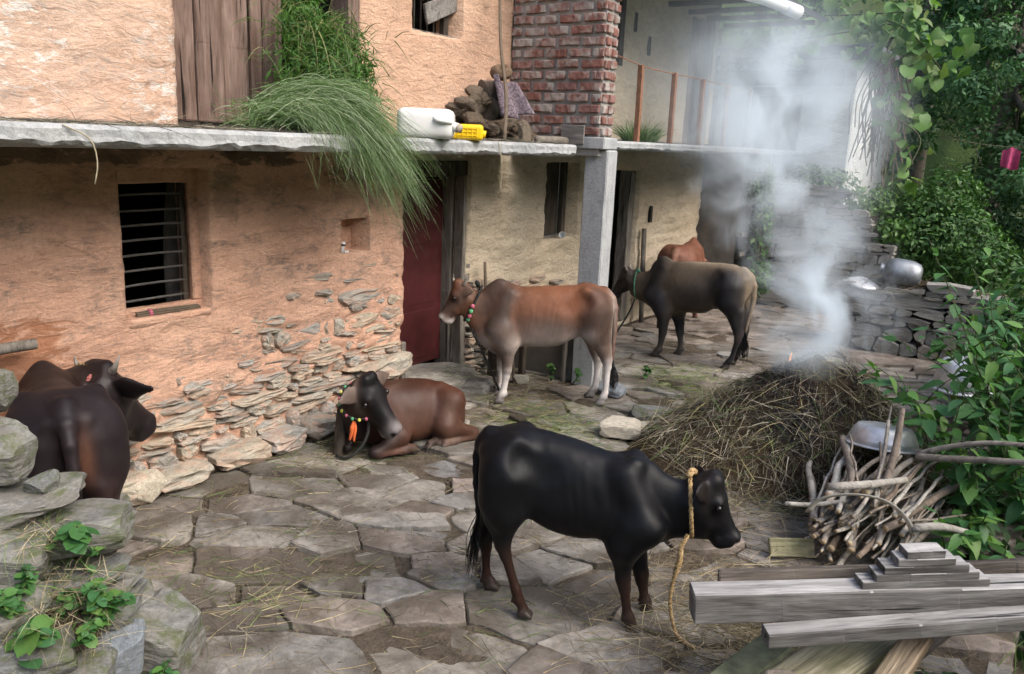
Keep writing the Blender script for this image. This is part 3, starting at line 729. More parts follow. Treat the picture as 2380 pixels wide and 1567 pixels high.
for row in range(17):
    zz = 2.375+row*.0975; x = -4.60+(.125 if row % 2 else .0)
    if row % 2: o = obj('brick', BR_ME[row % 5], bk, (-4.545, 6.753, zz), None, (.46, 1, 1))
    while x < -3.70:
        L = min(.225, -3.618-x)
        o = obj('brick', BR_ME[r.integers(5)], bk, (x+L/2+.012, 6.748+r.normal(0, .004), zz+r.normal(0, .003)), (0, r.normal(0, .008), 0), (L/.225*.94, 1, 1)); x += .25
    for k in range(2): obj('brick', BS_ME[r.integers(4)], bk, (-3.614+r.normal(0, .003), 6.80+k*.115, zz+r.normal(0, .003)), None, (1, .98 if row % 2 else .9, 1))

# ------------------------------------------------------------------ railing
rl = thing('railing', 'thin rusty railing of square posts and one wire along the beige balcony', 'railing', (-3.6, 7.5, 2.335))
for k in range(5):
    o = boxpart('post', -.024, .024, -.024, .024, -.003, .72, M_RUST, rl, .003); o.location = (0, k*.80, -.003); o.rotation_euler = (r.normal(0, .008), r.normal(0, .01), 0)
tube('wire', [(-.07, -.55, .78), (0, 0, .712), (0, .8, .705), (0, 1.6, .71), (0, 2.4, .705), (0, 3.2, .70)], .006, M_RUST, 5, 30, parent=rl)

# ------------------------------------------------------------------ foliage
def leaf_shader(name, cols, trans=.3, rough=.5, vc=False):
    t = NT(name, rough, .35)
    c = t.col() if vc else t.ramp(t.rand(), [(i/(len(cols)-1), c) for i, c in enumerate(cols)])
    n = t.noise(t.co('Object'), 25, 3); c = t.mix(1., c, t.ramp(n, [(.3, .75), (.7, 1.2)]), 'MULTIPLY'); t.base(c)
    tr = t.n('ShaderNodeBsdfTranslucent'); t.l(t.mix(1., c, (1.2, 1.35, .6), 'MULTIPLY'), tr.inputs[0]); mx = t.n('ShaderNodeMixShader'); mx.inputs[0].default_value = trans
    out = t.t.nodes['Material Output']; t.l(t.b.outputs[0], mx.inputs[1]); t.l(tr.outputs[0], mx.inputs[2]); t.l(mx.outputs[0], out.inputs[0]); return t.m
M_LEAF = leaf_shader('shrub_leaf', [(.04, .12, .036), (.065, .17, .045), (.05, .145, .055), (.085, .2, .045), (.13, .24, .055)])
M_VINE = leaf_shader('gourd_leaf', [(.10, .21, .05), (.14, .26, .06), (.09, .19, .05), (.2, .26, .09)], .35)
M_FOL = leaf_shader('foliage', None, .25, .55, True)
M_STEM = plain('green_stem', (.06, .07, .03), .7, .3, 20)
M_BARK = plain('grey_bark', (.16, .14, .115), .9, .4, 14, .2, .8)
M_TWIG = plain('dry_twig', (.13, .10, .07), .9, .3, 20)
def leaf_mesh(name, mat, L=1., W=.5, fold=.25, curl=.3, serr=0., seg=5, heart=False):
    xs = np.linspace(0, 1, seg+1); w = np.sin(np.pi*np.clip(xs, 0, 1)**.72)*W*.5
    if heart: w = np.sqrt(np.clip(1-((xs-.42)/.58)**2, 0, 1))*W*.5*np.where(xs < .1, .9, 1)
    V = []; F = []
    for x, ww in zip(xs, w):
        z = -curl*x*x*L*.5; V += [(x*L, 0, z), (x*L-ww*.1, ww*L, z+fold*ww*L), (x*L-ww*.1, -ww*L, z+fold*ww*L)]
    for i in range(seg):
        a = i*3; F += [(a, a+3, a+4, a+1), (a, a+2, a+5, a+3)]
    return mesh(name, V, F, mat, True)
LEAVES = [leaf_mesh('leaf', M_LEAF, 1, .5, .2, .35), leaf_mesh('leaf', M_LEAF, 1, .42, .35, .6), leaf_mesh('leaf', M_LEAF, 1, .55, .1, .15)]
ROUND = [leaf_mesh('leaf', M_LEAF, 1, .8, .15, .2, heart=True), leaf_mesh('leaf', M_LEAF, 1, .72, .3, .4, heart=True)]
GOURD = [leaf_mesh('leaf', M_VINE, 1, 1.05, .2, .5, heart=True), leaf_mesh('leaf', M_VINE, 1, .95, .35, .8, heart=True)]

def leaf_mass(blobs, n, size, cols, seed, up=.35, shell=.55, aspect=.5, droop=0., jit=.35):
    """n leaf-shaped faces spread over uneven clumps; blobs: (centre, radii)"""
    r = np.random.default_rng(seed); blobs = [(np.array(c, float), np.broadcast_to(np.array(q, float), (3,))) for c, q in blobs]
    vol = np.array([q.prod()**(2/3) for _, q in blobs]); k = r.choice(len(blobs), n, p=vol/vol.sum())
    d = r.normal(size=(n, 3)); d /= np.linalg.norm(d, axis=1)[:, None]; rad = (shell+(1-shell)*r.random(n))**.6
    cc = np.array([b[0] for b in blobs])[k]; rr = np.array([b[1] for b in blobs])[k]
    rad *= 1+.3*vnoise(d*2.6+k[:, None]*3.1, seed); P = cc+d*rr*rad[:, None]
    nrm = d+r.normal(0, .6, (n, 3)); nrm[:, 2] += up; nrm /= np.linalg.norm(nrm, axis=1)[:, None]
    a = np.cross(nrm, r.normal(size=(n, 3))); a /= np.linalg.norm(a, axis=1)[:, None]; a[:, 2] -= droop; b = np.cross(nrm, a)
    L = size*r.uniform(1-jit, 1+jit, n)[:, None]
    V = np.stack([P, P+a*L*.5+b*L*aspect*.5+nrm*L*.06, P+a*L-nrm*L*.08, P+a*L*.5-b*L*aspect*.5+nrm*L*.06], 1).reshape(-1, 3)
    F = np.arange(4*n).reshape(n, 4); cols = np.array(cols, float); tone = r.random(n)*.6+.4*(vnoise(P*1.7, seed+2)*.5+.5)
    x = np.clip(tone, 0, .999)*(len(cols)-1); i = x.astype(int); C = cols[i]+(cols[np.minimum(i+1, len(cols)-1)]-cols[i])*(x-i)[:, None]
    C = C*r.uniform(.8, 1.2, (n, 1)); return V, F, np.repeat(C, 4, 0)
def blades(n, P0, D, L, W, cols, seed, bend=.5, seg=4, grav=1.):
    """n grass blades from P0 along D"""
    r = np.random.default_rng(seed); P0 = np.asarray(P0, float); D = np.asarray(D, float); D = D/np.linalg.norm(D, axis=1)[:, None]; L = np.broadcast_to(L, (n,)); W = np.broadcast_to(W, (n,))
    s_ = np.cross(D, np.stack([r.normal(size=n), r.normal(size=n), r.normal(size=n)*.4], 1)); s_ /= np.linalg.norm(s_, axis=1)[:, None]+1e-9
    rows = []; sag = r.uniform(.3, 1., n)*bend; side = r.normal(0, .15, (n, 3)); side[:, 2] *= .3
    for q in np.linspace(0, 1, seg+1):
        c = P0+D*(L*q)[:, None]+side*(L*q*q)[:, None]; c[:, 2] -= sag*L*q*q*grav
        w = (W*(1-q*.85)*.5)[:, None]; rows += [c-s_*w, c+s_*w]
    V = np.stack(rows, 1).reshape(-1, 3); k = 2*(seg+1); b = (np.arange(n)*k)[:, None, None]
    f = np.array([(2*i, 2*i+1, 2*i+3, 2*i+2) for i in range(seg)])[None]; F = (b+f).reshape(-1, 4)
    cols = np.array(cols, float); C = cols[r.integers(0, len(cols), n)]*r.uniform(.7, 1.25, (n, 1)); return V, F, np.repeat(C, k, 0)
def join(*parts):
    V = []; F = []; C = []; n = 0
    for v, f, c in parts: V.append(v); F.append(f+n); C.append(c); n += len(v)
    return np.concatenate(V), np.concatenate(F), np.concatenate(C)
def foliage(name, part, parent=None, mat=None): return obj(name, mesh(name, part[0], part[1], mat or M_FOL, False, part[2]), parent)
DARKG = [(.012, .035, .014), (.022, .06, .02), (.035, .085, .026)]; MIDG = [(.022, .06, .018), (.04, .10, .028), (.065, .14, .035)]; LIGHTG = [(.05, .12, .03), (.08, .17, .04), (.13, .22, .05)]
M_STRAW = leaf_shader('straw', None, .12, .8, True)

# ------------------------------------------------------------------ dung and straw heap
def heap_z(x, y):
    x = np.asarray(x, float); y = np.asarray(y, float); u = x+1.36; v = y-6.22
    a = np.arctan2(v, u); R = 1.0+.10*np.sin(a*2+.6)+.07*np.sin(a*3+2.)+.22*np.clip(-u, 0, 1)
    d = np.sqrt(u*u+(v*1.03)**2)/R; h = .91*np.clip(1-d, 0, 1)**.74*np.clip(1.25-d*.3, 0, 2)*.82
    h = h+.0*u; cr = np.exp(-((u+.02)**2+(v-.03)**2)/.04)*.07
    return h-cr+(.05*fbm(np.stack([x*3, y*3, x*0], -1), 4, 5)+.045*np.abs(fbm(np.stack([x*1.7, y*1.7, x*0], -1), 2, 15)))*np.clip(h*6, 0, 1)
def heap_mat():
    t = NT('dung', 1., .08); co = t.co('Object'); n1 = t.noise(co, 3, 5); n2 = t.noise(co, 22, 6, .75)
    c = t.ramp(n1, [(.3, (.035, .026, .017)), (.7, (.085, .062, .038))]); c = t.mix(1., c, t.ramp(n2, [(.3, .5), (.7, 1.4)]), 'MULTIPLY'); t.base(c); t.bump(n2, 1., .05); return t.m
M_DUNG = heap_mat()
hp = thing('dung_heap', 'smoking mound of dung and straw in the middle right of the yard', 'heap', (0, 0, 0))
xs = np.linspace(-2.75, -.1, 70); ys = np.linspace(5.0, 7.4, 64); X, Y = np.meshgrid(xs, ys, indexing='ij'); Z = heap_z(X, Y)-.02
i = np.arange(X.size).reshape(X.shape); Fh = np.stack([i[:-1, :-1], i[1:, :-1], i[1:, 1:], i[:-1, 1:]], -1).reshape(-1, 4)
obj('mound', mesh('mound', np.stack([X, Y, Z], -1).reshape(-1, 3), Fh, M_DUNG, True), hp)
STRAW = [(.18, .16, .125), (.25, .225, .175), (.11, .097, .077), (.075, .065, .052), (.33, .30, .235), (.14, .135, .09), (.045, .038, .031)]
def on_heap(n, seed, tilt=.35, L=(.06, .28), W=(.002, .006), cols=STRAW, lift=.012, sel=None):
    r = np.random.default_rng(seed); a = r.uniform(0, 6.283, n); q = np.sqrt(r.random(n)); x = -1.36+np.cos(a)*q*1.3; y = 6.22+np.sin(a)*q*1.15
    if sel is not None: x, y = sel(r, n)
    z = heap_z(x, y)+lift*r.random(n); e = .02; gx = (heap_z(x+e, y)-heap_z(x-e, y))/(2*e); gy = (heap_z(x, y+e)-heap_z(x, y-e))/(2*e)
    keep = (fbm(np.stack([x*2.2, y*2.2, z*2.2], 1), 3, 55) < r.normal(.12, .12, n)) | (n < 1600); x, y, z, gx, gy = x[keep], y[keep], z[keep], gx[keep], gy[keep]; n = len(x)
    th = r.uniform(0, 6.283, n); D = np.stack([np.cos(th), np.sin(th), gx*np.cos(th)+gy*np.sin(th)+np.abs(r.normal(0, tilt, n))*.6], 1)
    return blades(n, np.stack([x, y, z], 1), D, r.uniform(*L, n), r.uniform(*W, n), cols, seed, .25, 3)
tag(foliage('straw', join(on_heap(7500, 1, .5, (.05, .22), (.003, .008)), on_heap(1500, 2, .8, (.12, .38), (.003, .007), [(.42, .36, .24), (.32, .27, .17), (.24, .2, .13)]), on_heap(900, 3, .5, (.1, .3), (.003, .008), [(.10, .16, .05), (.16, .2, .07), (.3, .27, .12)])), hp, M_STRAW), kind='stuff')
tag(foliage('charred_straw', on_heap(3600, 4, .5, (.04, .15), (.003, .008), [(.006, .006, .007), (.015, .014, .014), (.03, .028, .028), (.05, .02, .015)], .03, lambda r, n: (-1.38+r.normal(0, .19, n), 6.12+r.normal(0, .16, n))), hp, M_STRAW), kind='stuff')
tag(foliage('charred_straw', on_heap(500, 6, .4, (.04, .12), (.003, .008), [(.006, .006, .007), (.015, .014, .014), (.03, .028, .028)], .02, lambda r, n: (-1.36+r.normal(0, .1, n), 5.66+r.normal(0, .07, n))), hp, M_STRAW), kind='stuff')
def emit_mat(name, c, s_):
    t = NT(name); t.base((.05, .01, .0)); t.b.inputs['Emission Color'].default_value = (*c, 1); t.b.inputs['Emission Strength'].default_value = s_; return t.m
fl = tag(tube('flame', [(-1.55, 6.20, .75), (-1.555, 6.20, .775), (-1.55, 6.2, .80), (-1.548, 6.2, .825)], [.0025, .004, .003, .001], emit_mat('flame', (1., .35, .1), 2.2), 6, 8), 'small orange flame at the left edge of the burnt heap top', 'flame')
for k, (x, y) in enumerate(()): 
    me = rough_stone('ember', emit_mat('ember', (1., .12, .03), .5), 300+k, 2); obj('ember', me, hp, (x, y, float(heap_z(x, y))+.015), None, (.05, .03, .02))

# ------------------------------------------------------------------ dry stone walls on the right
def dry_wall(label, x0, x1, y, topf, seed, th=.35, maxn=150, core=True, ang=0.):
    t = thing('dry_stone_wall', label, 'stone wall', (x0, y, 0), ang); r = np.random.default_rng(seed); Lw = x1-x0; z = 0.; n = 0
    cv = []; m_ = 14; xs = np.linspace(0, Lw, m_); tops = np.array([topf(x0+q) for q in xs])-.05
    mb = MB()
    for a in range(m_-1):
        V, F = box_vf(xs[a], xs[a+1]-.001, .06, th, -.05, min(tops[a], tops[a+1])); mb.add(V, F)
    obj('core', mb.mesh('core', M_MUD), t)
    while z < 2.1:
        h = r.choice([.035, .05, .07, .10, .17], p=[.25, .3, .25, .14, .06]); x = 0.
        while x < Lw:
            L = float(np.clip(r.lognormal(-1.45, .6), .08, .7)); L = min(L, Lw-x+.04); xm = x0+x+L/2
            if z+h < topf(xm)+.03 and n < maxn and L > .05:
                obj('stone', DRY_STONES[r.integers(12)], t, (x+L/2, .04+r.normal(0, .015), z+h/2), (r.normal(0, .04), r.normal(0, .06), math.pi/2+r.normal(0, .05)), (.2, L*1.04, h*1.1)); n += 1
            x += L+.006
        z += h*.97
    # coping at the side
    return t
lw_ = dry_wall('low dry stone wall behind the heap with dung and pots on top', -2.15, .1, 10.55, lambda x: .77+.06*(x+2.15)+.06*math.sin(x*5), 4, .5, 150)
dry_wall('tall stepped dry stone wall rising behind the smoke', -4.0, -1.95, 12.6, lambda x: 1.85 if x < -2.75 else (1.52 if x < -2.25 else 1.12), 6, .6, 260)
for k, (x, L, z, d) in enumerate(((.22, .50, .70, .42), (.70, .48, .745, .46), (1.2, .5, .775, .44), (.45, .5, .63, .40), (.95, .5, .67, .4))): obj('stone', DRY_STONES[k], lw_, (x, .20, z), (0, 0, math.pi/2+.05*(k-2)), (d, L, .09))
rr = np.random.default_rng(8)
tag(foliage('dung_litter', blades(1400, np.stack([rr.uniform(-2.0, -.2, 1400), rr.uniform(10.5, 11., 1400), .74+.1*rr.random(1400)], 1), np.stack([rr.normal(size=1400), rr.normal(size=1400), rr.normal(0, .3, 1400)], 1), rr.uniform(.06, .3, 1400), .006, STRAW, 9, .3, 3), None, M_STRAW), kind='stuff')
me = rough_stone('dung_mat', M_DUNG, 97, 3); o = obj('dung_clod', me, None, (-1.35, 10.84, .78), None, (1.3, .5, .16)); tag(o, 'dark matted dung spread on top of the low stone wall', 'dung')

# ------------------------------------------------------------------ aluminium ware
def metal(name, c, rough=.4):
    t = NT(name, rough, .5); co = t.co('Object'); n = t.noise(co, 9, 5, .7); t.base(t.ramp(n, [(.3, np.array(c)*.55), (.7, c)])); t.b.inputs['Metallic'].default_value = .85; t.rough(t.ramp(n, [(.3, rough+.25), (.7, rough)])); t.bump(n, .15, .01); return t.m
M_ALU = metal('dull_aluminium', (.72, .73, .75), .38); M_ALU_DK = metal('dark_aluminium', (.30, .32, .34), .42)
def lathe(name, prof, mat, n=40, jag=0.):
    prof = np.array(prof, float); a = np.arange(n)*2*math.pi/n; V = np.stack([np.outer(np.cos(a), prof[:, 0]), np.outer(np.sin(a), prof[:, 0]), np.broadcast_to(prof[:, 1], (n, len(prof)))], -1)
    k = len(prof); V = V.reshape(-1, 3); F = [(j*k+i, ((j+1) % n)*k+i, ((j+1) % n)*k+i+1, j*k+i+1) for j in range(n) for i in range(k-1)]
    return mesh(name, V, F, mat, True)
def basin(label, loc, rot, R, h):
    t = thing('basin', label, 'basin', loc); t.rotation_euler = rot
    obj('bowl', lathe('bowl', [(0, h), (R*.62, h), (R*.70, h*.97), (R*.80, h*.75), (R*.90, h*.35), (R*.95, h*.06), (R*.93, h*.05), (R*.88, h*.33), (R*.78, h*.72), (R*.68, h*.93), (0, h*.96)], M_ALU, 48), t)
    obj('rim', lathe('rim', [(R*.94, h*.07), (R*1.04, h*.045), (R*1.06, h*.0), (R*1.03, -.006), (R*.94, h*.03)], M_ALU, 48), t); return t
basin('dented aluminium basin upside down above the firewood', (-.75, 5.62, .455), (-.16, .03, .4), .235, .13)
basin('large aluminium basin half hidden by leaves behind the shrub', (-.50, 8.0, .36), (.06, -.05, .2), .26, .24)
pt = thing('water_pot', 'dark aluminium pot lying on its side on the low stone wall', 'pot', (-1.50, 10.70, .955)); pt.rotation_euler = (0, math.radians(-83), math.radians(12))
obj('belly', lathe('belly', [(0, -.2), (.10, -.2), (.14, -.17), (.165, -.1), (.17, 0), (.165, .1), (.145, .16), (.1, .2), (.07, .215)], M_ALU_DK, 32), pt)
obj('mouth', lathe('mouth', [(.07, .212), (.06, .235), (.085, .265), (.08, .266), (.055, .236), (.05, .2)], M_ALU_DK, 24), pt)
ld = thing('pot_lid', 'pale round metal lid lying beside the dark pot', 'lid', (-1.90, 10.62, .785)); ld.rotation_euler = (.22, .08, .3)
obj('plate', lathe('plate', [(0, .035), (.1, .033), (.17, .02), (.2, .0), (.21, .004), (.17, .026), (.1, .04), (0, .043)], metal('bright_tin', (.85, .85, .85), .5), 32), ld)

# ------------------------------------------------------------------ firewood
def firewood_mat():
    t = NT('firewood_bark', .85, .2); co = t.co('Object', (1, 1, 1), rand=True); n1 = t.noise(co, 7, 5, .65); n2 = t.noise(co, 40, 4, .7); lent = t.noise(t.co('Object', (5, 40, 5), rand=True), 2, 3)
    c = t.ramp(t.rand(), [(0, (.20, .175, .145)), (.35, (.36, .34, .30)), (.55, (.15, .11, .08)), (.75, (.28, .25, .21)), (1, (.44, .42, .375))]); c = t.mix(1., c, t.ramp(n1, [(.3, .5), (.65, 1.2)]), 'MULTIPLY')
    c = t.mix(t.ramp(lent, [(.55, 0.), (.66, .6)]), c, (.06, .045, .035)); t.base(c); t.bump(t.math('ADD', n1, t.math('MULTIPLY', n2, .6)), .9, .015); return t.m
M_FIRE = firewood_mat(); M_CUT = plain('cut_wood', (.42, .32, .2), .85, .3, 30)
r = np.random.default_rng(12); SL = 'cut branch in the firewood stack, bark on, cut end towards the yard'
for k in range(110):
    u = r.uniform(-1, 1); v = r.uniform(0, 1)**.8; x = -.69+u*.27; z = .06+v*.42*(1-.5*u*u); rad = float(r.choice([.005, .008, .012, .017, .023], p=[.2, .28, .26, .17, .09])); L = r.uniform(.55, .95)
    p0 = np.array([x, 4.55+r.normal(0, .07)+.25*v, z]); d = np.array([r.normal(.10, .17), 1., r.normal(.06, .10)]); d /= np.linalg.norm(d)
    kk_ = np.array([0, .2, .38, .55, .72, .88, 1.]); P = [p0+d*L*q+r.normal(0, .004+.2*rad, 3)*(.8 if 0 < q < 1 else .1) for q in kk_]
    o = tube('firewood_stick', P, rad*np.array([1., 1.08, .95, 1.0, .86, .9, .7])*r.uniform(.93, 1.07, 7), M_FIRE, 7, 16); o.data.materials.append(M_CUT)
    for pg in list(o.data.polygons)[-2:]: pg.material_index = 1
    tag(o, '%s branch in the %s %s of the tied firewood stack' % ('thin' if rad < .01 else 'thick' if rad > .016 else 'middling', 'upper' if v > .5 else 'lower', 'left' if u < -.33 else 'right' if u > .33 else 'middle'), 'firewood', 'sticks of the firewood stack')
for k, (P, rad, lab) in enumerate((
    ([(-.86, 4.62, .47), (-.66, 4.74, .50), (-.50, 4.9, .52)], .024, 'thick branch lying across the top of the firewood stack'),
    ([(-1.08, 4.62, .30), (-.95, 4.68, .31), (-.78, 4.75, .36)], .014, 'thin bent branch sticking out left of the firewood stack'),
    ([(-.62, 4.85, .35), (-.60, 5.05, .62), (-.61, 5.15, .86)], .022, 'pale branch standing up behind the firewood stack beside the basin'),
    ([(-.66, 4.85, .35), (-.655, 5.05, .6), (-.67, 5.12, .78)], .013, 'thin forked stick standing up beside the pale branch'),
    ([(-.42, 4.75, .30), (-.3, 4.8, .33), (-.16, 4.9, .30)], .024, 'thick branch sticking out right of the firewood stack'))):
    o = tube('firewood_stick', P, [rad, rad, rad*.75], M_FIRE, 8, 9); tag(o, lab, 'firewood')
tag(tube('binding_strip', [(-.955, 4.66, .27), (-.90, 4.60, .38), (-.74, 4.60, .465), (-.56, 4.66, .455), (-.45, 4.72, .36), (-.41, 4.78, .25)], .02, plain('pale_bark_strip', (.62, .58, .5), .8, .2), 5, 22, squash=.2), 'pale bark strip bent over the firewood stack as a tie', 'binding')
for P, rad, lab in (([(-0.484, 5.05, 0.616), (-0.328, 5.0, 0.661), (-0.141, 4.95, 0.716), (0.11, 4.88, 0.785)], .020, 'long straight branch lying level to the right of the basin'), ([(-0.489, 5.08, 0.621), (-0.341, 5.04, 0.714), (-0.157, 5.0, 0.797), (0.096, 4.95, 0.856)], .015, 'upper curved branch of the forked pair right of the basin')):
    tag(tube('branch', P, [rad*1.1, rad, rad*.9, rad*.8], M_FIRE, 8, 16), lab, 'branch')

# ------------------------------------------------------------------ timber in front
M_TIMB = wood_mat('grey_cut_timber', (.075, .066, .058), (.205, .195, .182), 0, 1., .75, 0.); M_TIMB_TOP = wood_mat('bleached_skylit_timber', (.26, .25, .235), (.46, .445, .425), 0); M_TIMB_D = wood_mat('dark_cut_timber', (.06, .05, .042), (.14, .118, .098), 0)  # top wood: bleaching and skylight both put into the paler colour
M_TIMB_P = wood_mat('pale_board', (.30, .27, .17), (.46, .42, .29), 0, 1., .75, .5); M_TIMB_B = wood_mat('brown_stained_board', (.17, .12, .08), (.31, .25, .17), 0, 1., .75, .35)
def beam(name, a, b, h, d, mat, label=None, cat='timber', roll=0., seed=0, b_=.006, jit=.002, parent=None):
    """squared timber from a to b (centre of its underside), h high and d deep"""
    a = np.array(a, float); b = np.array(b, float); L = np.linalg.norm(b-a); me = bevel_box(name, L, d, h, mat, b_, 1, jit, 5, seed=seed)
    o = obj(name, me, parent, tuple((a+b)/2)); v = (b-a)/L; o.rotation_euler = (roll, -math.asin(v[2]), math.atan2(v[1], v[0]))
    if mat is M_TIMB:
        me.materials.append(M_TIMB_TOP)                      # bleached upper side, with skylight painted into its pale colour
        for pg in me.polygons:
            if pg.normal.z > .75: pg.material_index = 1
    if label: tag(o, label, cat)
    return o
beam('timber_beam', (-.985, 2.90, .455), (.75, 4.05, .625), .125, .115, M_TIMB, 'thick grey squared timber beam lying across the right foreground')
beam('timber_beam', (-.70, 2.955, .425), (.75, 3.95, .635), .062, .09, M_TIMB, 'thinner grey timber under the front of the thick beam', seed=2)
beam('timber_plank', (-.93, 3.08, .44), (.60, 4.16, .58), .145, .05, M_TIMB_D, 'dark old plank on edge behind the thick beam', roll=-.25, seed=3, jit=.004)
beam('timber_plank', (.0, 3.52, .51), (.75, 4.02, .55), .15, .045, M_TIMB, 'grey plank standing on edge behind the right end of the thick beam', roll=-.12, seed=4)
st_ = thing('stepped_block', 'carved grey timber block with stair-stepped ends on the thick beam', 'timber', (-.235, 3.397, .6535), math.atan2(1.15, 1.735)); st_.rotation_euler[1] = -.082
for k in range(5):
    wk = .25-k*.042; sp_ = boxpart('step', -wk+(.01 if k % 2 else 0), wk-(.012 if k > 2 else 0), -.042+.001*k, .042-.001*k, k*.0315, (k+1)*.0315-.0006, M_TIMB, st_, .003, .001, 2, k+10); sp_.data.materials.append(M_TIMB_TOP)  # step tops take the paler wood with the skylight painted in
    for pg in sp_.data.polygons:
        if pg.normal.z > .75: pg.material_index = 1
beam('pale_board', (-.80, 2.55, .10), (-.30, 3.65, .36), .035, .24, M_TIMB_P, 'pale mossy board sloping down under the beams', 'board', seed=5)
beam('brown_board', (-.42, 2.55, .06), (-.20, 3.45, .40), .055, .10, M_TIMB_B, 'brown stained post sloping down under the beams', 'board', seed=6)
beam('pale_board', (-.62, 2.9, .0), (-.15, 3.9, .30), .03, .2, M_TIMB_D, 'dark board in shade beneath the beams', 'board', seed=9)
beam('mossy_board', (-.98, 2.55, .08), (-.62, 3.45, .33), .03, .14, plain('green_mossy_wood', (.11, .12, .075), .9, .5, 14), 'green mossy board at the left under the beams', 'board', seed=7)
beam('pale_board', (-1.10, 4.50, .0), (-.88, 4.64, .01), .11, .035, M_TIMB_P, 'pale board end under the left side of the firewood', 'board', roll=-.5, seed=8)
o = obj('bark_lump', rough_stone('bark_lump', M_BARK, 120, 3), None, (-.62, 2.98, .27), (.2, .2, .5), (.17, .11, .06)); tag(o, 'rough brown lump of bark on the pale mossy board', 'bark')
tag(tube('post', [(.34, 4.05, -.4), (.32, 3.98, .1), (.30, 3.93, .47)], .045, M_BARK, 10, 8), 'round bark-covered post holding up the beams', 'post')

# ------------------------------------------------------------------ shrubs and weeds on the right
def shrub(label, base, tip, nleaf, size, seed, group=None, twigs=3, meshes=LEAVES, start=.28, name='shrub', lean=.3):
    t = thing(name, label, 'shrub' if name == 'shrub' else 'plant', tuple(base), 0., group); r = np.random.default_rng(seed); tip = np.array(tip, float)-np.array(base, float)
    mid = tip*.5+np.array([r.normal(0, .05), r.normal(0, .05), .10*np.linalg.norm(tip)]); axes = [smooth_path([(0, 0, 0), mid, tip], 14)]
    for k in range(twigs):
        q = r.uniform(.35, .8); s0 = axes[0][int(q*13)]; d = tip/np.linalg.norm(tip)*.5+np.array([r.normal(0, .5), r.normal(0, .4), r.uniform(.1, .5)]); L = np.linalg.norm(tip)*r.uniform(.25, .5)
        axes.append(smooth_path([s0, s0+d*L*.5+np.array([0, 0, .03]), s0+d*L+np.array([0, 0, -.05*L])], 9))
    mb = MB()
    for k, A in enumerate(axes): mb.add(*tube_vf(A, np.linspace(.009 if k == 0 else .005, .002, len(A)), 5))
    obj('stem', mb.mesh('stem', M_STEM, True), t); ln = [np.linalg.norm(A[-1]-A[0]) for A in axes]; tot = sum(ln)
    for A, l_ in zip(axes, ln):
        m_ = max(4, int(nleaf*l_/tot)); s0 = start if A is axes[0] else .1
        for k in range(m_):
            q = s0+(1-s0)*(k+r.random()*.6)/m_; i = min(int(q*(len(A)-1)), len(A)-2); p = A[i]+(A[i+1]-A[i])*(q*(len(A)-1)-i)
            az = k*2.4+r.normal(0, .5); sz = size*r.uniform(.6, 1.25)*(1-.45*max(0, q-.75)/.25)
            obj('leaf', meshes[r.integers(len(meshes))], t, tuple(p), (r.normal(0, .35), r.uniform(-.35, .75), az), sz)
    return t
G1 = 'leafy shrub stems on the right'
SH = [((.0, 6.3, -.2), (-.75, 6.0, 1.85), 62, 'tallest shrub stem reaching up beside the dark pot on the wall'), ((.1, 6.5, -.2), (-.40, 6.1, 1.78), 60, 'upright shrub stem just right of the tallest stem'),
      ((.05, 5.7, -.2), (-1.02, 5.95, .90), 52, 'shrub stem arching left over the burning heap'), ((.1, 5.5, -.2), (-.72, 5.45, 1.0), 56, 'shrub stem arching left above the upside-down basin'),
      ((.15, 6.9, -.2), (-.15, 6.6, 1.62), 50, 'shrub stem at the back, left of the frame edge'), ((.3, 6.4, -.25), (.10, 6.2, 1.80), 56, 'tall shrub stem at the right edge of the picture'),
      ((.2, 5.7, -.25), (-.42, 5.6, 1.28), 56, 'middle shrub stem in front of the yellow-green field'), ((.3, 5.4, -.3), (.02, 5.35, 1.32), 52, 'near shrub stem low at the right edge'),
      ((.1, 5.9, -.2), (-.72, 5.7, .66), 46, 'lowest drooping shrub stem just above the basin'), ((.35, 5.9, -.25), (-.1, 5.7, 1.05), 52, 'bushy shrub stem behind the forked branch'),
      ((.0, 7.4, -.15), (-.50, 7.3, 1.45), 46, 'shrub stem further back beside the large basin'), ((.2, 6.1, -.2), (-.55, 5.9, 1.5), 54, 'shrub stem between the tallest stem and the middle stem'), ((.3, 5.6, -.25), (-.25, 5.3, .98), 54, 'shrub stem hanging over the level branch'),
      ((.1, 5.3, -.25), (-.62, 5.55, .82), 48, 'shrub stem spreading just behind the basin'), ((.4, 6.0, -.25), (.2, 5.75, 1.5), 54, 'leafy shrub stem cut by the right edge of the picture'), ((.1, 6.6, -.2), (-.62, 6.5, 1.2), 50, 'shrub stem leaning left before the large basin')]
for k, (b, tp, n, lab) in enumerate(SH): shrub(lab, b, tp, int(n*1.15), .15, 200+k, G1, 4)
LW = [((-.22, 4.95, -.2), (-.32, 4.85, .40), 'low nettle plant right of the firewood stack'), ((.0, 5.1, -.25), (-.08, 4.95, .45), 'low nettle plant under the level branch'), ((.12, 4.8, -.3), (.05, 4.65, .36), 'low nettle plant at the right edge above the beam'),
      ((-.1, 4.6, -.25), (-.16, 4.45, .30), 'low nettle plant just behind the stepped block'), ((.3, 5.2, -.3), (.22, 5.0, .5), 'low nettle plant beneath the branch end at the right edge')]
for k, (b, tp, lab) in enumerate(LW): shrub(lab, b, tp, 38, .14, 240+k, 'low nettles right of the firewood', 2, LEAVES, .15, 'nettle')
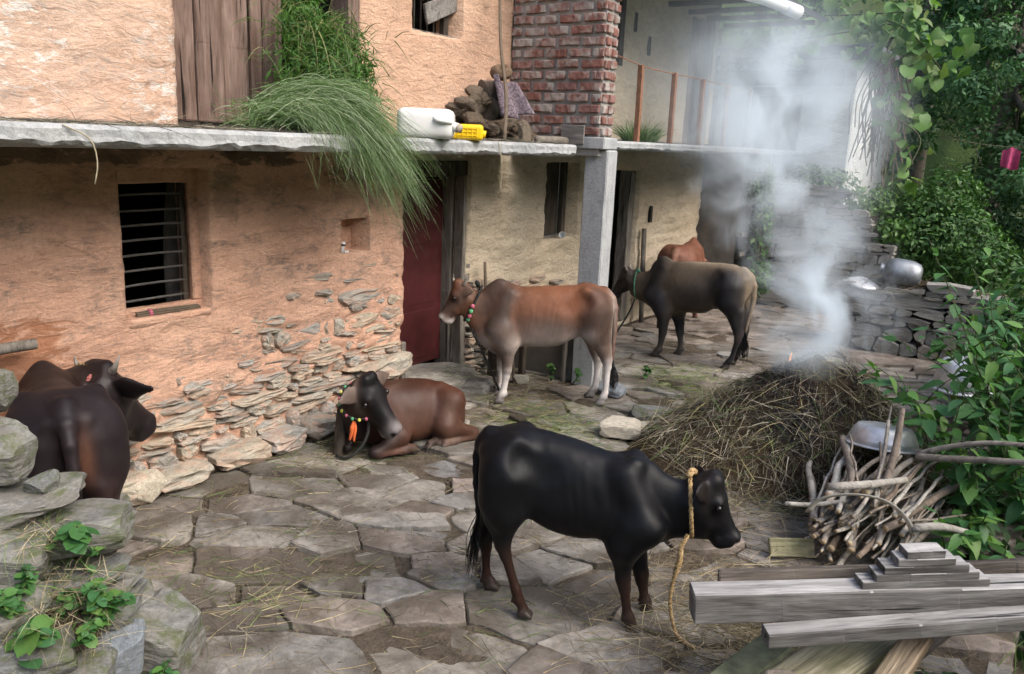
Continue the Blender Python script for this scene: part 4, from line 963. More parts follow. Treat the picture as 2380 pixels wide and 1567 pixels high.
# thick undergrowth
rr = np.random.default_rng(17)
bl = [((rr.uniform(-.2, 1.6), rr.uniform(4.6, 10.2), rr.uniform(-.25, .35)), (.35, .35, .3)) for _ in range(34)]
bl += [((rr.uniform(-.25, 1.3), rr.uniform(7.2, 10.0), rr.uniform(.2, 1.25)), (.35, .35, .35)) for _ in range(22)]+[((rr.uniform(.15, 1.), rr.uniform(5.8, 7.2), rr.uniform(.0, 1.1)), (.3, .3, .3)) for _ in range(14)]
tag(foliage('undergrowth', leaf_mass(bl, 15000, .11, MIDG, 31, .5, .35)), kind='stuff')
bl = [((rr.uniform(-.35, .55), rr.uniform(3.2, 4.3), rr.uniform(-.3, -.05)), (.28, .28, .16)) for _ in range(14)]
tag(foliage('ground_cover', join(leaf_mass(bl, 4200, .055, MIDG, 32, .9, .3, .8), blades(260, np.stack([rr.uniform(-.2, .6, 260), rr.uniform(3.2, 4.4, 260), np.full(260, -.25)], 1), np.stack([rr.normal(0, .4, 260), rr.normal(0, .4, 260), np.ones(260)], 1), rr.uniform(.25, .55, 260), .008, LIGHTG, 33, .6))), kind='stuff')
for k in range(7):
    x, y = rr.uniform(-.25, .35), rr.uniform(3.25, 3.95); shrub(('clover-leaved weed low under the beam end'), (x, y, -.3), (x-.03, y-.05, rr.uniform(.05, .22)), 22, .075, 260+k, 'clover-leaved weeds under the beams', 2, ROUND, .3, 'weed')
n = 2600; x = rr.uniform(-.6, 1.6, n); y = rr.uniform(8.6, 10.4, n); tag(foliage('bright_crop', blades(n, np.stack([x, y, np.full(n, -.02)], 1), np.stack([rr.normal(0, .25, n), rr.normal(0, .25, n), np.ones(n)], 1), rr.uniform(.35, .75, n), .014, [(.2, .3, .05), (.28, .36, .07), (.15, .25, .05)], 47, .5, 3)), kind='stuff')
# bushes
def bush(label, blobs, n, size, cols, seed, name='bush', extra=None):
    t = thing(name, label, 'bush', tuple(np.array(blobs[0][0])*np.array([1, 1, 0]))); b0 = np.array(blobs[0][0])*np.array([1, 1, 0])
    bl = [(np.array(c)-b0, q) for c, q in blobs]; part = leaf_mass(bl, n, size, cols, seed, .5, .45)
    if extra is not None: part = join(part, extra)
    foliage('foliage', part, t); mb = MB(); r = np.random.default_rng(seed)
    for c, q in bl: mb.add(*tube_vf([(0, 0, 0), np.array(c)*np.array([.5, .5, .6]), c], [.03, .02, .008], 5))
    obj('stem', mb.mesh('stem', M_TWIG), t); return t
bush('large rounded green bush beyond the stepped stone wall', [((-1.75, 13.4, 1.25), (.75, .6, .65)), ((-1.2, 13.6, 1.0), (.7, .6, .7)), ((-2.1, 13.8, 1.5), (.55, .5, .5)), ((-1.5, 13.9, 1.75), (.5, .5, .45)), ((-.75, 13.3, .75), (.5, .5, .5))], 10500, .08, LIGHTG[:2]+MIDG[1:], 41)
bush('dark clipped hedge bank behind the large bush at the right', [((-.55, 16.2, 1.4), (.7, .6, .65)), ((.2, 16.0, 1.35), (.7, .6, .6)), ((-.05, 15.4, 1.0), (.6, .5, .5))], 5500, .085, DARKG, 42)
bush('yellow-green grassy clump at the right edge', [((.35, 14.2, 1.1), (.35, .4, .6)), ((.75, 13.8, .8), (.5, .5, .5))], 4000, .09, [(.10, .16, .03), (.17, .23, .04), (.24, .28, .06)], 43)
bush('creeper hanging on the post of the dark shed', [((-3.75, 12.4, 1.2), (.16, .16, .6)), ((-3.7, 12.35, .45), (.2, .2, .3)), ((-3.8, 12.3, 1.8), (.2, .2, .3))], 1100, .09, LIGHTG, 44)
bush('light weeds along the top of the stepped stone wall', [((-2.5, 12.9, 1.65), (.45, .3, .2)), ((-2.05, 12.9, 1.25), (.35, .3, .2)), ((-3.1, 12.9, 1.95), (.5, .3, .2))], 1700, .08, LIGHTG, 45)
# sloping grass behind the yard
n = 9000; x = rr.uniform(-2.2, 6, n); y = rr.uniform(10.8, 21, n); tag(foliage('grass_slope', blades(n, np.stack([x, y, ground_z(x, y)], 1), np.stack([rr.normal(0, .4, n), rr.normal(0, .4, n), np.ones(n)], 1), rr.uniform(.15, .45, n), .012, LIGHTG+MIDG, 46, .6, 3)), kind='stuff')
# trees
def tree(label, base, h, blobs, n, size, cols, seed, name='tree', lean=(0, 0)):
    t = thing(name, label, 'tree', tuple(base), 0., 'trees behind the yard'); r = np.random.default_rng(seed); mb = MB(); top = np.array([lean[0], lean[1], h*.62])
    mb.add(*tube_vf(smooth_path([(0, 0, -.3), top*.5+r.normal(0, .08, 3), top], 9), np.linspace(.17, .07, 9)*h/6, 8)); obj('trunk', mb.mesh('trunk', M_BARK, True), t); mb = MB(); bl = []
    for c, q in blobs:
        c = np.array(c, float); bl.append((c, q)); s0 = top*r.uniform(.45, .95); mb.add(*tube_vf(smooth_path([s0, (s0+c)/2+r.normal(0, .12, 3), c], 7), np.linspace(.06, .012, 7)*h/6, 6))
        for q2 in range(3):
            e = c+r.normal(size=3)*np.broadcast_to(q, (3,))*.6; mb.add(*tube_vf([c*.6+s0*.4, c*.8+e*.2, e], [.02, .012, .004], 4))
    obj('limb', mb.mesh('limb', M_BARK, True), t); bl2 = []
    for c, q in bl:
        q = np.broadcast_to(np.array(q, float), (3,))
        for k in range(6): bl2.append((c+r.normal(size=3)*q*.62, q*r.uniform(.28, .5)))
    foliage('crown', leaf_mass(bl2, n, size, cols, seed, .5, .3), t); return t
def crown(r, n, sx, sy, z0, z1, q): return [((r.uniform(-sx, sx), r.uniform(-sy, sy), r.uniform(z0, z1)), r.uniform(.7, 1.2)*q) for _ in range(n)]
rr = np.random.default_rng(71); TB = [(.05, .12, .055), (.08, .18, .075), (.13, .25, .095)]
tree('dark leafy tree filling the upper right corner', (-1.1, 17.2, 1.0), 6.2, crown(rr, 17, 1.6, .9, .5, 5.4, .8)+[((.2, -.9, 1.0), .8), ((-.5, -.9, 1.8), .8), ((.7, -.9, 2.2), .8), ((.1, -.9, 3.0), .8), ((-.6, -.8, 3.6), .7)], 24000, .10, TB, 72)
tree('dark tree reaching past the right edge of the picture', (.9, 18.5, 1.1), 7., crown(rr, 16, 1.7, 1.2, .5, 6., .9), 16000, .115, TB, 73)
tree('tree crown showing between the vine and the dark corner tree', (-2.9, 20., 1.1), 8., crown(rr, 12, 1.5, 1.2, 1.2, 7.2, .9), 10000, .14, TB, 74)
tree('tall tree behind the white house seen over its roof', (-6.2, 20.5, 1.1), 9.5, crown(rr, 14, 2.2, 1.4, 3., 9., 1.), 10000, .15, TB, 75)
tree('tall tree rising behind the beige house roof', (-9.8, 22., 1.1), 11., crown(rr, 13, 2.4, 1.5, 3.5, 10., 1.1), 8000, .17, TB, 76)
tree('tall tree far behind the gap between vine and corner tree', (-.9, 25., 1.5), 11., crown(rr, 15, 3., 1.5, 1.5, 10., 1.2), 10000, .18, TB, 77)
tree('broad tree in the back beyond the right edge', (4., 24., 1.5), 11., crown(rr, 14, 3., 1.5, 1.5, 10., 1.2), 8000, .18, DARKG, 78)
pc = thing('hanging_cloth', 'bright pink cloth hung among the leaves at the right edge', 'cloth', (0, 0, 0))
P = np.array([(-0.857, 13.2, 2.444), (-0.8, 13.2, 2.504), (-0.742, 13.2, 2.427), (-0.692, 13.2, 2.303)]); u = np.linspace(0, 1, 9); U, Vv = np.meshgrid(u, u, indexing='ij'); i = np.arange(81).reshape(9, 9)
obj('cloth', mesh('cloth', np.stack([P[0][0]+.22*U, P[0][1]+.05*np.sin(U*11)*(.4+Vv), P[1][2]-.10*np.abs(U-.5)-.30*Vv*(1-.5*np.abs(U-.6))], -1).reshape(-1, 3), np.stack([i[:-1, :-1], i[1:, :-1], i[1:, 1:], i[:-1, 1:]], -1).reshape(-1, 4), plain('pink_cloth', (.5, .08, .17), .9, .3, 14), True), pc)
tube('line', [(P[0][0]-.8, 13.3, P[1][2]+.10), (P[0][0]+.1, 13.2, P[1][2]), (P[0][0]+1., 13.3, P[1][2]+.12)], .005, M_TWIG, 4, 10, parent=pc)

# ------------------------------------------------------------------ white house behind the smoke, with a gourd vine
wh = thing('house', 'whitewashed house with dark flat roof behind the smoke', 'house', (0, 0, 0))
M_WHITE = plaster_mat('whitewash', (.66, .66, .63), (.76, .76, .73), (.4, .39, .36), 0., .4)
boxpart('wall', -7.5, -3.0, 13.9, 17., .9, 3.75, M_WHITE, wh, .02); boxpart('base', -7.6, -2.95, 13.85, 17.1, -.2, .9, M_DSTONE, wh, .03)
boxpart('roof', -7.9, -2.65, 13.35, 17.4, 3.76, 3.90, M_SLATE, wh, .02); boxpart('lintel', -7.0, -3.2, 13.87, 13.905, 3.35, 3.6, M_DARKWOOD, wh, .01)
for x in (-5.9, -4.5): boxpart('window', x, x+.7, 13.87, 13.905, 2.3, 3.2, M_DARKWOOD, wh, .01)
def vine(label, spots, size, seed):
    r = np.random.default_rng(seed); t = thing('gourd_vine', label, 'vine', (0, 0, 0)); mb = MB(); pts = []
    for (a, b, n, jx, jy, jz) in spots:
        P = smooth_path([a, (np.array(a)+np.array(b))/2+r.normal(0, .15, 3), b], 14); mb.add(*tube_vf(P, .012, 5))
        for k in range(n): pts.append(P[r.integers(14)]+r.normal(size=3)*np.array([jx, jy, jz]))
    obj('stem', mb.mesh('stem', M_STEM, True), t)
    for p in pts: obj('leaf', GOURD[r.integers(2)], t, tuple(p), (r.normal(0, .4), r.uniform(.1, 1.1), -math.pi/2+r.normal(0, 1.)), size*r.uniform(.55, 1.2))
    return t
vine('gourd vine with broad pale leaves sprawling over the white house roof', [((-5.6, 13.3, 4.05), (-2.4, 13.2, 4.15), 130, .35, .15, .2), ((-4.4, 13.3, 4.35), (-1.9, 13.2, 4.3), 90, .3, .2, .25), ((-2.6, 13.1, 4.2), (-1.75, 13.1, 3.5), 80, .22, .15, .25), ((-2.3, 13.1, 3.8), (-2.0, 13.1, 2.9), 50, .18, .12, .3), ((-2.35, 13.15, 2.9), (-2.0, 13.1, 2.1), 26, .16, .1, .25)], .18, 81)
mb = MB(); rr = np.random.default_rng(82)
for k in range(60):
    a = np.array([rr.uniform(-2.75, -2.2), 13.4+rr.normal(0, .1), rr.uniform(3.2, 3.9)]); b = a+np.array([rr.normal(0, .15), rr.normal(0, .1), -rr.uniform(.6, 1.6)]); mb.add(*tube_vf(smooth_path([a, (a+b)/2+rr.normal(0, .08, 3), b], 7), .009, 4))
for k in range(50):
    a = np.array([rr.uniform(-5.4, -4.2), 13.3+rr.normal(0, .1), rr.uniform(3.75, 4.05)]); b = a+np.array([rr.normal(.2, .3), rr.normal(0, .1), -rr.uniform(.1, .4)]); mb.add(*tube_vf(smooth_path([a, (a+b)/2+rr.normal(0, .08, 3), b], 6), .008, 4))
tag(obj('dry_tendrils', mb.mesh('dry_tendrils', M_TWIG)), kind='stuff')

# ------------------------------------------------------------------ rocks of the terrace edge at the left
def rock(label, loc, size, rot, seed, mat=None, cat='rock', name='rock', n=3, grp=None):
    me = rough_stone(name, mat or M_GSTONE, seed, n); o = obj(name, me, None, loc, rot, size); return tag(o, label, cat, grp)
RK = [('grey boulder with mossy foot at the corner of the terrace edge', (-2.92, 1.75, .17), (.36, .30, .32), (.1, .15, .5), 401, M_GSTONE),
      ('blue-grey slate stone lying at the bottom left', (-2.84, 1.57, .25), (.17, .25, .20), (.5, .1, .9), 402, M_BLUESTONE),
      ('long thin grey slab jutting out below the flat topped rock', (-3.05, 1.50, .545), (.28, .42, .05), (.0, .05, -.95), 403, M_GSTONE),
      ('second thin slab under the long grey slab', (-3.02, 1.52, .48), (.30, .42, .05), (.05, .0, -.9), 404, M_GSTONE),
      ('thick slab at the foot of the thin slabs', (-3.02, 1.56, .39), (.30, .38, .09), (.0, .05, -.8), 405, M_GSTONE),
      ('large flat topped pale rock in front of the dark cow', (-3.12, 1.56, .69), (.34, .46, .16), (.05, -.10, -.75), 406, M_GSTONE),
      ('big rounded mossy rock at the left edge before the dark cow', (-3.33, 1.40, 1.02), (.26, .24, .20), (.1, .2, .4), 407, M_GSTONE),
      ('small grey stone wedged under the big mossy rock', (-3.18, 1.50, .90), (.11, .13, .06), (.2, .1, .3), 408, M_GSTONE),
      ('flat grey stone between mossy rock and flat topped rock', (-3.20, 1.45, .83), (.3, .38, .09), (.1, .0, -.6), 409, M_GSTONE),
      ('dark broken rock at the left edge below the pale rock', (-3.10, 1.32, .68), (.26, .24, .16), (.2, .1, .9), 410, M_GSTONE),
      ('rough rock low at the left edge among weeds', (-3.0, 1.24, .53), (.24, .24, .16), (.1, .3, .2), 411, M_GSTONE),
      ('grey rock in the bottom left corner', (-2.88, 1.24, .38), (.30, .26, .16), (.1, .1, 1.2), 412, M_GSTONE),
      ('small pale greenish stone beside the slate', (-2.70, 1.60, .06), (.24, .18, .12), (.1, .1, .3), 413, M_PALESTONE),
      ('flat stone at the bottom edge beside the slate', (-2.62, 1.54, .02), (.3, .22, .1), (.0, .1, 1.3), 414, M_GSTONE),
      ('mossy rock peeping in at the left edge above the cow rump', (-3.42, 1.45, 1.24), (.13, .13, .2), (.1, .2, .4), 415, M_GSTONE),
      ('stone buried in the terrace below the mossy rock', (-3.30, 1.34, .72), (.34, .4, .3), (.1, .2, .4), 416, M_GSTONE),
      ('stone low in the terrace wall behind the boulder', (-3.08, 1.66, .2), (.34, .4, .3), (.1, .0, -.5), 417, M_GSTONE),
      ('weathered grey rock at the bottom edge left of the slate', (-2.80, 1.36, .24), (.26, .3, .2), (.1, .1, .8), 418, M_GSTONE)]
for lab, loc, sz, rot, sd, mt in RK: rock(lab, loc, sz, rot, sd, mt, n=4)
te = obj('terrace_bank', rough_stone('terrace_bank', M_MUD, 420, 4, .3, .2), None, (-3.12, 1.12, .18), (0, .08, .35), (.75, .95, .62)); tag(te, kind='structure')
def on_bank(r, n): return np.stack([r.uniform(-3.12, -2.78, n), r.uniform(1.18, 1.56, n), r.uniform(.3, .62, n)], 1)
tag(foliage('dry_weeds', join(blades(700, on_bank(rr, 700), np.stack([rr.normal(.3, .7, 700), rr.normal(0, .7, 700), rr.normal(.1, .4, 700)], 1), rr.uniform(.06, .24, 700), .003, [(.33, .27, .16), (.22, .17, .1), (.42, .36, .24)], 84, .5, 3),
     blades(320, np.stack([rr.normal(-3.05, .04, 320), rr.normal(1.43, .06, 320), rr.uniform(.72, .78, 320)], 1), np.stack([rr.normal(.2, .7, 320), rr.normal(0, .7, 320), rr.normal(.1, .3, 320)], 1), rr.uniform(.05, .16, 320), .003, [(.33, .27, .16), (.45, .38, .26), (.12, .18, .05)], 83, .4, 3),
     blades(300, on_bank(rr, 300), np.stack([rr.normal(.3, .6, 300), rr.normal(0, .6, 300), np.full(300, .8)], 1), rr.uniform(.05, .18, 300), .004, LIGHTG, 85, .7, 3)), None, M_STRAW), kind='stuff')
WP = [((-2.93, 1.46, .50), .05, 34, 'leafy weed low between the slabs and the soil'), ((-2.86, 1.36, .40), .05, 40, 'spreading weed over the soil at the bottom left'), ((-2.95, 1.24, .56), .055, 34, 'weed at the left edge beside the rough rock'), ((-3.03, 1.42, .72), .075, 12, 'broad-leaved seedling on the edge of the flat topped rock'), ((-2.93, 1.50, .60), .055, 30, 'leafy weed growing over the thin slabs'), ((-2.95, 1.29, .60), .035, 46, 'round-leaved creeper hanging at the left edge'), ((-2.90, 1.34, .48), .035, 50, 'round-leaved creeper low at the left'),
      ((-2.84, 1.53, .44), .055, 30, 'heart-leaved weed between boulder and slate'), ((-2.80, 1.42, .40), .045, 24, 'small clover-like weed under the slabs'), ((-2.80, 1.19, .42), .085, 14, 'large-leaved weed in the bottom left corner'), ((-2.72, 1.66, .06), .04, 10, 'tiny weed at the foot of the mossy boulder'), ((-2.89, 1.21, .50), .04, 36, 'creeper leaves at the very left edge above the corner')]
for k, (p, sz, n, lab) in enumerate(WP):
    shrub(lab, p, (p[0]+.06, p[1]+.02, p[2]+.09), n, sz, 430+k, 'weeds growing on the terrace rocks', 5, ROUND, .0, 'weed')
    for c_ in range(1): pass

# ------------------------------------------------------------------ cattle
def coat_material(name, rough=.5, spec=.35, sheen=.0):
    t = NT(name, rough, spec)
    c = t.col(); co = t.co('Object', (26, 26, 9)); f = t.noise(co, 1.6, 5, .65)
    co2 = t.co('Object', (1, 1, 1)); g = t.noise(co2, 3.2, 4, .6)
    k = t.mix(.55, c, t.mix(1., c, t.ramp(f, [(.2, .62), (.8, 1.4)]), 'MULTIPLY'))
    t.base(t.mix(1., k, t.ramp(g, [(.3, .78), (.7, 1.2)]), 'MULTIPLY'))
    h = t.noise(t.co('Object', (40, 130, 110)), 2., 4, .7)
    t.bump(t.math('ADD', t.math('MULTIPLY', h, .5), t.math('MULTIPLY', g, 1.6)), .3, .005)
    t.rough(t.ramp(g, [(.3, rough-.1), (.7, rough+.12)]))
    if sheen:
        t.b.inputs['Sheen Weight'].default_value = sheen; t.b.inputs['Sheen Roughness'].default_value = .45
        t.b.inputs['Sheen Tint'].default_value = (.55, .6, .75, 1)
    return t.m
M_COAT = coat_material('coat', .5, .2, .0)
M_GLOSSY = coat_material('glossy_dark_coat', .45, .2, .0)
M_HAIR = NT('short_hair', .85, .06); M_HAIR.base(M_HAIR.col()); M_HAIR = M_HAIR.m
M_EYE = plain('eye_dark', (.006, .004, .004), .18, .1, spec=.5, bump=0)
def horn_mat():
    t = NT('horn', .45); co = t.co('Object'); f = t.noise(co, 30, 4)
    t.base(t.ramp(f, [(.3, (.09, .08, .07)), (.7, (.3, .27, .23))])); return t.m
M_HORN = horn_mat()
M_TUFT = plain('tail_hair', (.008, .007, .007), .5, .3, bump=0)
def rope_mat(name, c1, c2):
    t = NT(name, .9, .1); co = t.co('Object', (60, 60, 140)); w = t.noise(co, 1.3, 3)
    t.base(t.ramp(w, [(.35, c1), (.65, c2)])); t.bump(w, .8, .004); return t.m
M_ROPE = rope_mat('straw_rope', (.16, .09, .035), (.45, .33, .17))
M_ROPE_DARK = rope_mat('dark_rope', (.012, .012, .012), (.05, .05, .045))
M_ROPE_GREEN = rope_mat('green_rope', (.03, .1, .06), (.12, .28, .18))
M_ROPE_RED = rope_mat('red_rope', (.12, .02, .02), (.4, .16, .14))

HEAD_ST = np.array([(-.08, -.06, -.30, .14), (0, .0, -.42, .2), (.12, .035, -.55, .23), (.25, .045, -.65, .24), (.38, .03, -.65, .225), (.5, .01, -.56, .185),
                    (.65, .0, -.45, .15), (.8, .0, -.37, .135), (.92, .005, -.345, .15), (1.0, -.02, -.325, .145), (1.05, -.07, -.27, .115), (1.08, -.14, -.2, .05)])
class Head:
    def __init__(s, poll, muz, up, c_face, c_cheek, c_muz, c_lip, ears, c_ear, ear_len=.4, wide=1., deep=1.):
        s.o = np.array(poll, float); f = np.array(muz, float)-s.o; s.L = np.linalg.norm(f)/1.05; s.f = f/np.linalg.norm(f)
        u = np.array(up, float); u -= s.f*(u@s.f); s.u = u/np.linalg.norm(u); s.s = np.cross(s.u, s.f)
        L = s.L; p = s.at; s.ey = .225*wide+.018
        st = HEAD_ST*L*np.array([1, 1, deep, wide])
        s.prims = [Loft(s.o, s.f, s.u, st, .03*L/.36, c_face, 2.3, .55)]
        s.prims[0].col = c_face
        for sg in (-1, 1):
            s.prims += [Cone(p(.32, -.10, .19*sg), p(.36, -.12, .19*sg), .07*L, .06*L, .03, c_face),       # brow
                        Cone(p(.25, -.46, .17*sg), p(.62, -.34, .09*sg), .10*L, .06*L, .05, c_cheek),      # cheek
                        Cone(p(1.0, -.11, .075*sg), p(1.02, -.16, .075*sg), .062*L, .06*L, .02, c_muz)]
        s.prims += [Cone(p(.97, -.05, -.06), p(.97, -.05, .06), .05*L, .05*L, .03, c_muz),
                    Cone(p(.97, -.3, -.05), p(.97, -.3, .05), .06*L, .06*L, .03, c_lip),
                    Cone(p(.0, -.02, -.07), p(.0, -.02, .07), .1*L, .1*L, .04, c_face)]
        s.cuts = []
        for sg in (-1, 1):
            s.cuts += [Cone(p(1.085, -.10, .08*sg), p(1.03, -.07, .125*sg), .045*L, .03*L, .008),
                       Cone(p(1.06, -.235, .03*sg), p(.78, -.27, .15*sg), .010*L, .008*L, .006)]
        s.ears = []
        for sg, d in zip((1, -1), ears):
            if d is None: continue
            d = np.array(d, float); d = s.f*d[0]+s.u*d[1]+s.s*d[2]*sg; d /= np.linalg.norm(d)
            b = p(.10, -.2, .17*sg); e = b+d*ear_len*L
            nrm = s.u+s.f*.35; nrm = nrm-d*(nrm@d)
            m1 = b+d*ear_len*L*.45
            s.prims += [Cone(b, m1, .055*L, .125*L, .02, c_face, nrm, .3), Cone(m1, e, .125*L, .045*L, .015, c_face, nrm, .26)]
            s.prims.append(Cone(m1-d*.1*L+nrm/np.linalg.norm(nrm)*.02*L, e-d*.05*L+nrm/np.linalg.norm(nrm)*.012*L, .07*L, .02*L, .01, c_ear, nrm, .2))
    def at(s, t, z, y): return s.o+(s.f*t+s.u*z+s.s*y)*s.L

def hind_leg(J, S, cu, cl, ch, hip, sg):
    J = np.array(J, float); P = [Cone(hip, J[0], .125*S, .1*S, .07, cu), Cone(J[0], J[1], .09*S, .045*S, .05, cu)]
    P.append(Cone(J[0]+(J[1]-J[0])*.25+np.array([-.07*S, 0, 0]), J[1]+np.array([-.025*S, 0, .02*S]), .05*S, .022*S, .04, cu))
    P += [Cone(J[1], J[2], .043*S, .037*S, .02, cl), Cone(J[2], J[3], .032*S, .026*S, .02, cl), Cone(J[3], J[4], .028*S, .033*S, .02, cl)]
    return P+foot(J[4], J[5], S, cl, ch)
def front_leg(J, S, cu, cl, ch, sh):
    J = np.array(J, float); P = [Cone(sh, J[0], .1*S, .082*S, .07, cu), Cone(J[0], J[1], .078*S, .042*S, .04, cu),
         Cone(J[1], J[2], .042*S, .035*S, .02, cl), Cone(J[2], J[3], .03*S, .028*S, .02, cl), Cone(J[3], J[3]+(J[4]-J[3])*.3, .034*S, .033*S, .015, cl)]
    return P+foot(J[3], J[4], S, cl, ch)
def foot(a, b, S, cl, ch):
    a = np.array(a, float); b = np.array(b, float).copy(); b[2] = .026*S
    d = b-a; d[2] = 0; n = np.linalg.norm(d)
    d = d/n if n > .015 else np.array([1., 0, 0])
    sd = np.array([-d[1], d[0], 0]); P = [Cone(a, b-d*.01*S+np.array([0, 0, .03*S]), .031*S, .031*S, .015, cl)]
    for s_ in (-1, 1):
        P.append(Cone(b+sd*.016*S*s_-d*.012*S+np.array([0, 0, .014*S]), b+sd*.02*S*s_+d*.036*S-np.array([0, 0, .008*S]), .024*S, .016*S, .006, ch))
        P.append(Cone(b+sd*.014*S*s_-d*.022*S, b+sd*.018*S*s_+d*.02*S, .026*S, .02*S, .006, ch))
        P.append(Cone(a+sd*.018*S*s_-d*.03*S, a+sd*.018*S*s_-d*.036*S-np.array([0, 0, .012]), .011*S, .009*S, .006, ch))
    return P
def tail_prims(T, S, c, r0=.034):
    T = smooth_path(T, 8); r = np.linspace(r0, .013, 8)*S
    return [Cone(T[i], T[i+1], r[i], r[i+1], .012 if i else .05, c) for i in range(7)]
def tuft(parent, a, b, S, n=70, seed=0):
    r = np.random.default_rng(seed); mb = MB(); a = np.array(a, float); b = np.array(b, float); L = np.linalg.norm(b-a)
    for i in range(n):
        o = r.normal(0, .011*S, 3); w = r.normal(0, .024*S, 3); st = a+(b-a)*r.uniform(0, .4)
        e = b+(b-a)*r.uniform(-.3, .15); q = np.linspace(0, 1, 6)[:, None]
        wob = np.sin(q*r.uniform(4, 9)+r.uniform(0, 6))*r.normal(0, .008, (1, 3))*q
        P = st+(e-st)*q+o*(1-q)*.6+w*np.sin(q*2.4)+wob
        mb.add(*tube_vf(P, np.linspace(.0035, .0012, 6)*S, 3))
    return obj('tail_tuft', mb.mesh('tail_tuft', M_TUFT), parent)
def horn(parent, P, r, n=9):
    Q = smooth_path(P, n); return obj('horn', mesh('horn', *tube_vf(Q, np.linspace(r, .004, n), 9), M_HORN, True), parent)
def eyes(parent, H):
    for sg in (1, -1):
        bm = bmesh.new(); bmesh.ops.create_icosphere(bm, subdivisions=2, radius=.05*H.L)
        me = bpy.data.meshes.new('eye'); bm.to_mesh(me); bm.free(); me.materials.append(M_EYE)
        me.polygons.foreach_set('use_smooth', np.ones(len(me.polygons), dtype=bool))
        obj('eye', me, parent, tuple(H.at(.36, -.115, .0+H.ey*sg)))
def paint(C, V, spots):
    for c, r, col, a in spots:
        d = ((V-np.array(c))/np.array(r)); w = (a*np.exp(-(d*d).sum(1)))[:, None]
        C = C*(1-w)+np.array(col)*w
    return C
def coat(parent, V, F, C, n, seed, mat):
    """short hair lying back along the body"""
    r = np.random.default_rng(seed+50); q = V[F]; nr = np.cross(q[:, 2]-q[:, 0], q[:, 3]-q[:, 1]); ar = np.linalg.norm(nr, axis=1); nr /= ar[:, None]+1e-12
    k = r.choice(len(F), n, p=ar/ar.sum()); w = r.random((n, 4)); w /= w.sum(1)[:, None]; P = (q[k]*w[..., None]).sum(1); N = nr[k]
    d = np.stack([np.full(n, -.8), np.zeros(n), np.full(n, -.55)], 1)+fbm(np.repeat(P[:, None], 1, 1)[:, 0]*5, 2, seed)[:, None]*np.array([.3, .3, .5])+r.normal(0, .22, (n, 3)); d -= N*(d*N).sum(1)[:, None]; d /= np.linalg.norm(d, axis=1)[:, None]+1e-9
    s_ = np.cross(N, d); L = r.uniform(.008, .016, n)[:, None]; W = r.uniform(.0006, .0012, n)[:, None]
    T = np.stack([P-s_*W-N*.0008, P+s_*W-N*.0008, P+d*L+N*r.uniform(.001, .004, n)[:, None]], 1).reshape(-1, 3)
    c = C[F[k, 0]]*r.uniform(.75, 1.35, n)[:, None]
    tag(obj('coat', mesh('coat', T, np.arange(3*n).reshape(n, 3), M_HAIR, False, np.repeat(c, 3, 0)), parent), kind='stuff')
def cow(name, label, O, ang, prims, H, mat, base, vox, spots=(), horns=(), tuft_ab=None, S=1., group='cattle in the courtyard', z=0., seed=0, tilt=0., fossa=None, hairs=0, ribs=None):
    t = thing(name, label, 'cow', (O[0], O[1], z), math.radians(ang), group)
    allp = prims+(H.prims if H else [])
    cuts = list(H.cuts) if H else []
    if fossa: cuts += [Cone((fossa[0]-.05, fossa[1]*q, fossa[2]+.03), (fossa[0]+.03, fossa[1]*q, fossa[2]-.03), fossa[3], fossa[3]*.8, .07) for q in (1, -1)]
    V, F = solid(allp, vox, cuts)
    V = relax(V, F, 2, .4)
    V = V+np.stack([fbm(V*np.array([7., 7., 5.])+q*9.1, 3, 90+q) for q in range(3)], 1)*.0065
    if ribs:
        x0, x1, z0, z1, am = ribs; w = np.clip((V[:, 0]-x0)/.06, 0, 1)*np.clip((x1-V[:, 0])/.06, 0, 1)*np.clip((V[:, 2]-z0)/.08, 0, 1)*np.clip((z1-V[:, 2])/.12, 0, 1)
        V[:, 1] += np.sign(V[:, 1])*np.clip(np.abs(V[:, 1])/.08, 0, 1)*w*am*np.sin((V[:, 0]+.18*V[:, 2]+.01*np.sin(V[:, 0]*31))*2*math.pi/.056)*(.5+.5*vnoise(V*7, 3))
    C = vcol(V, allp, base)
    C = paint(C, V, spots)
    if H: C = paint(C, V, [(H.at(.36, -.115, .96*H.ey*q), (.035,)*3, tuple(np.array(base)*.3), .7) for q in (1, -1)])
    if H:
        for c in H.cuts[:]:
            w = np.exp(-np.maximum(c.d(V), 0)/.006)[:, None]; C = C*(1-w)+np.array((.008, .007, .007))*w
    V[:, 2] = np.maximum(V[:, 2], .002)
    obj('body', mesh('cow_body', V, F, mat, True, C), t)
    if hairs: coat(t, V, F, C, hairs, seed, mat)
    if H: eyes(t, H)
    for P, r in horns: horn(t, P, r)
    if tilt: t.rotation_euler[1] = tilt
    if tuft_ab: tuft(t, *tuft_ab, S, seed=seed)
    return t
def twisted(name, P, r, mat, parent=None, seg=60, turns=60.):
    """three-strand laid rope along P"""
    P = smooth_path(P, seg); r = np.interp(np.linspace(0, 1, seg), np.linspace(0, 1, np.size(r)), np.atleast_1d(r)); T = np.gradient(P, axis=0); T /= np.linalg.norm(T, axis=1)[:, None]
    u = np.cross(T, np.array([.31, .2, .93])); u /= np.linalg.norm(u, axis=1)[:, None]; w = np.cross(T, u); d = np.r_[0, np.cumsum(np.linalg.norm(np.diff(P, axis=0), axis=1))]; mb = MB()
    for k in range(3):
        a = d*turns+k*2.094; mb.add(*tube_vf(P+(u*np.cos(a)[:, None]+w*np.sin(a)[:, None])*(r*.55)[:, None], r*.62, 6))
    return obj(name, mb.mesh(name, mat, True), parent)
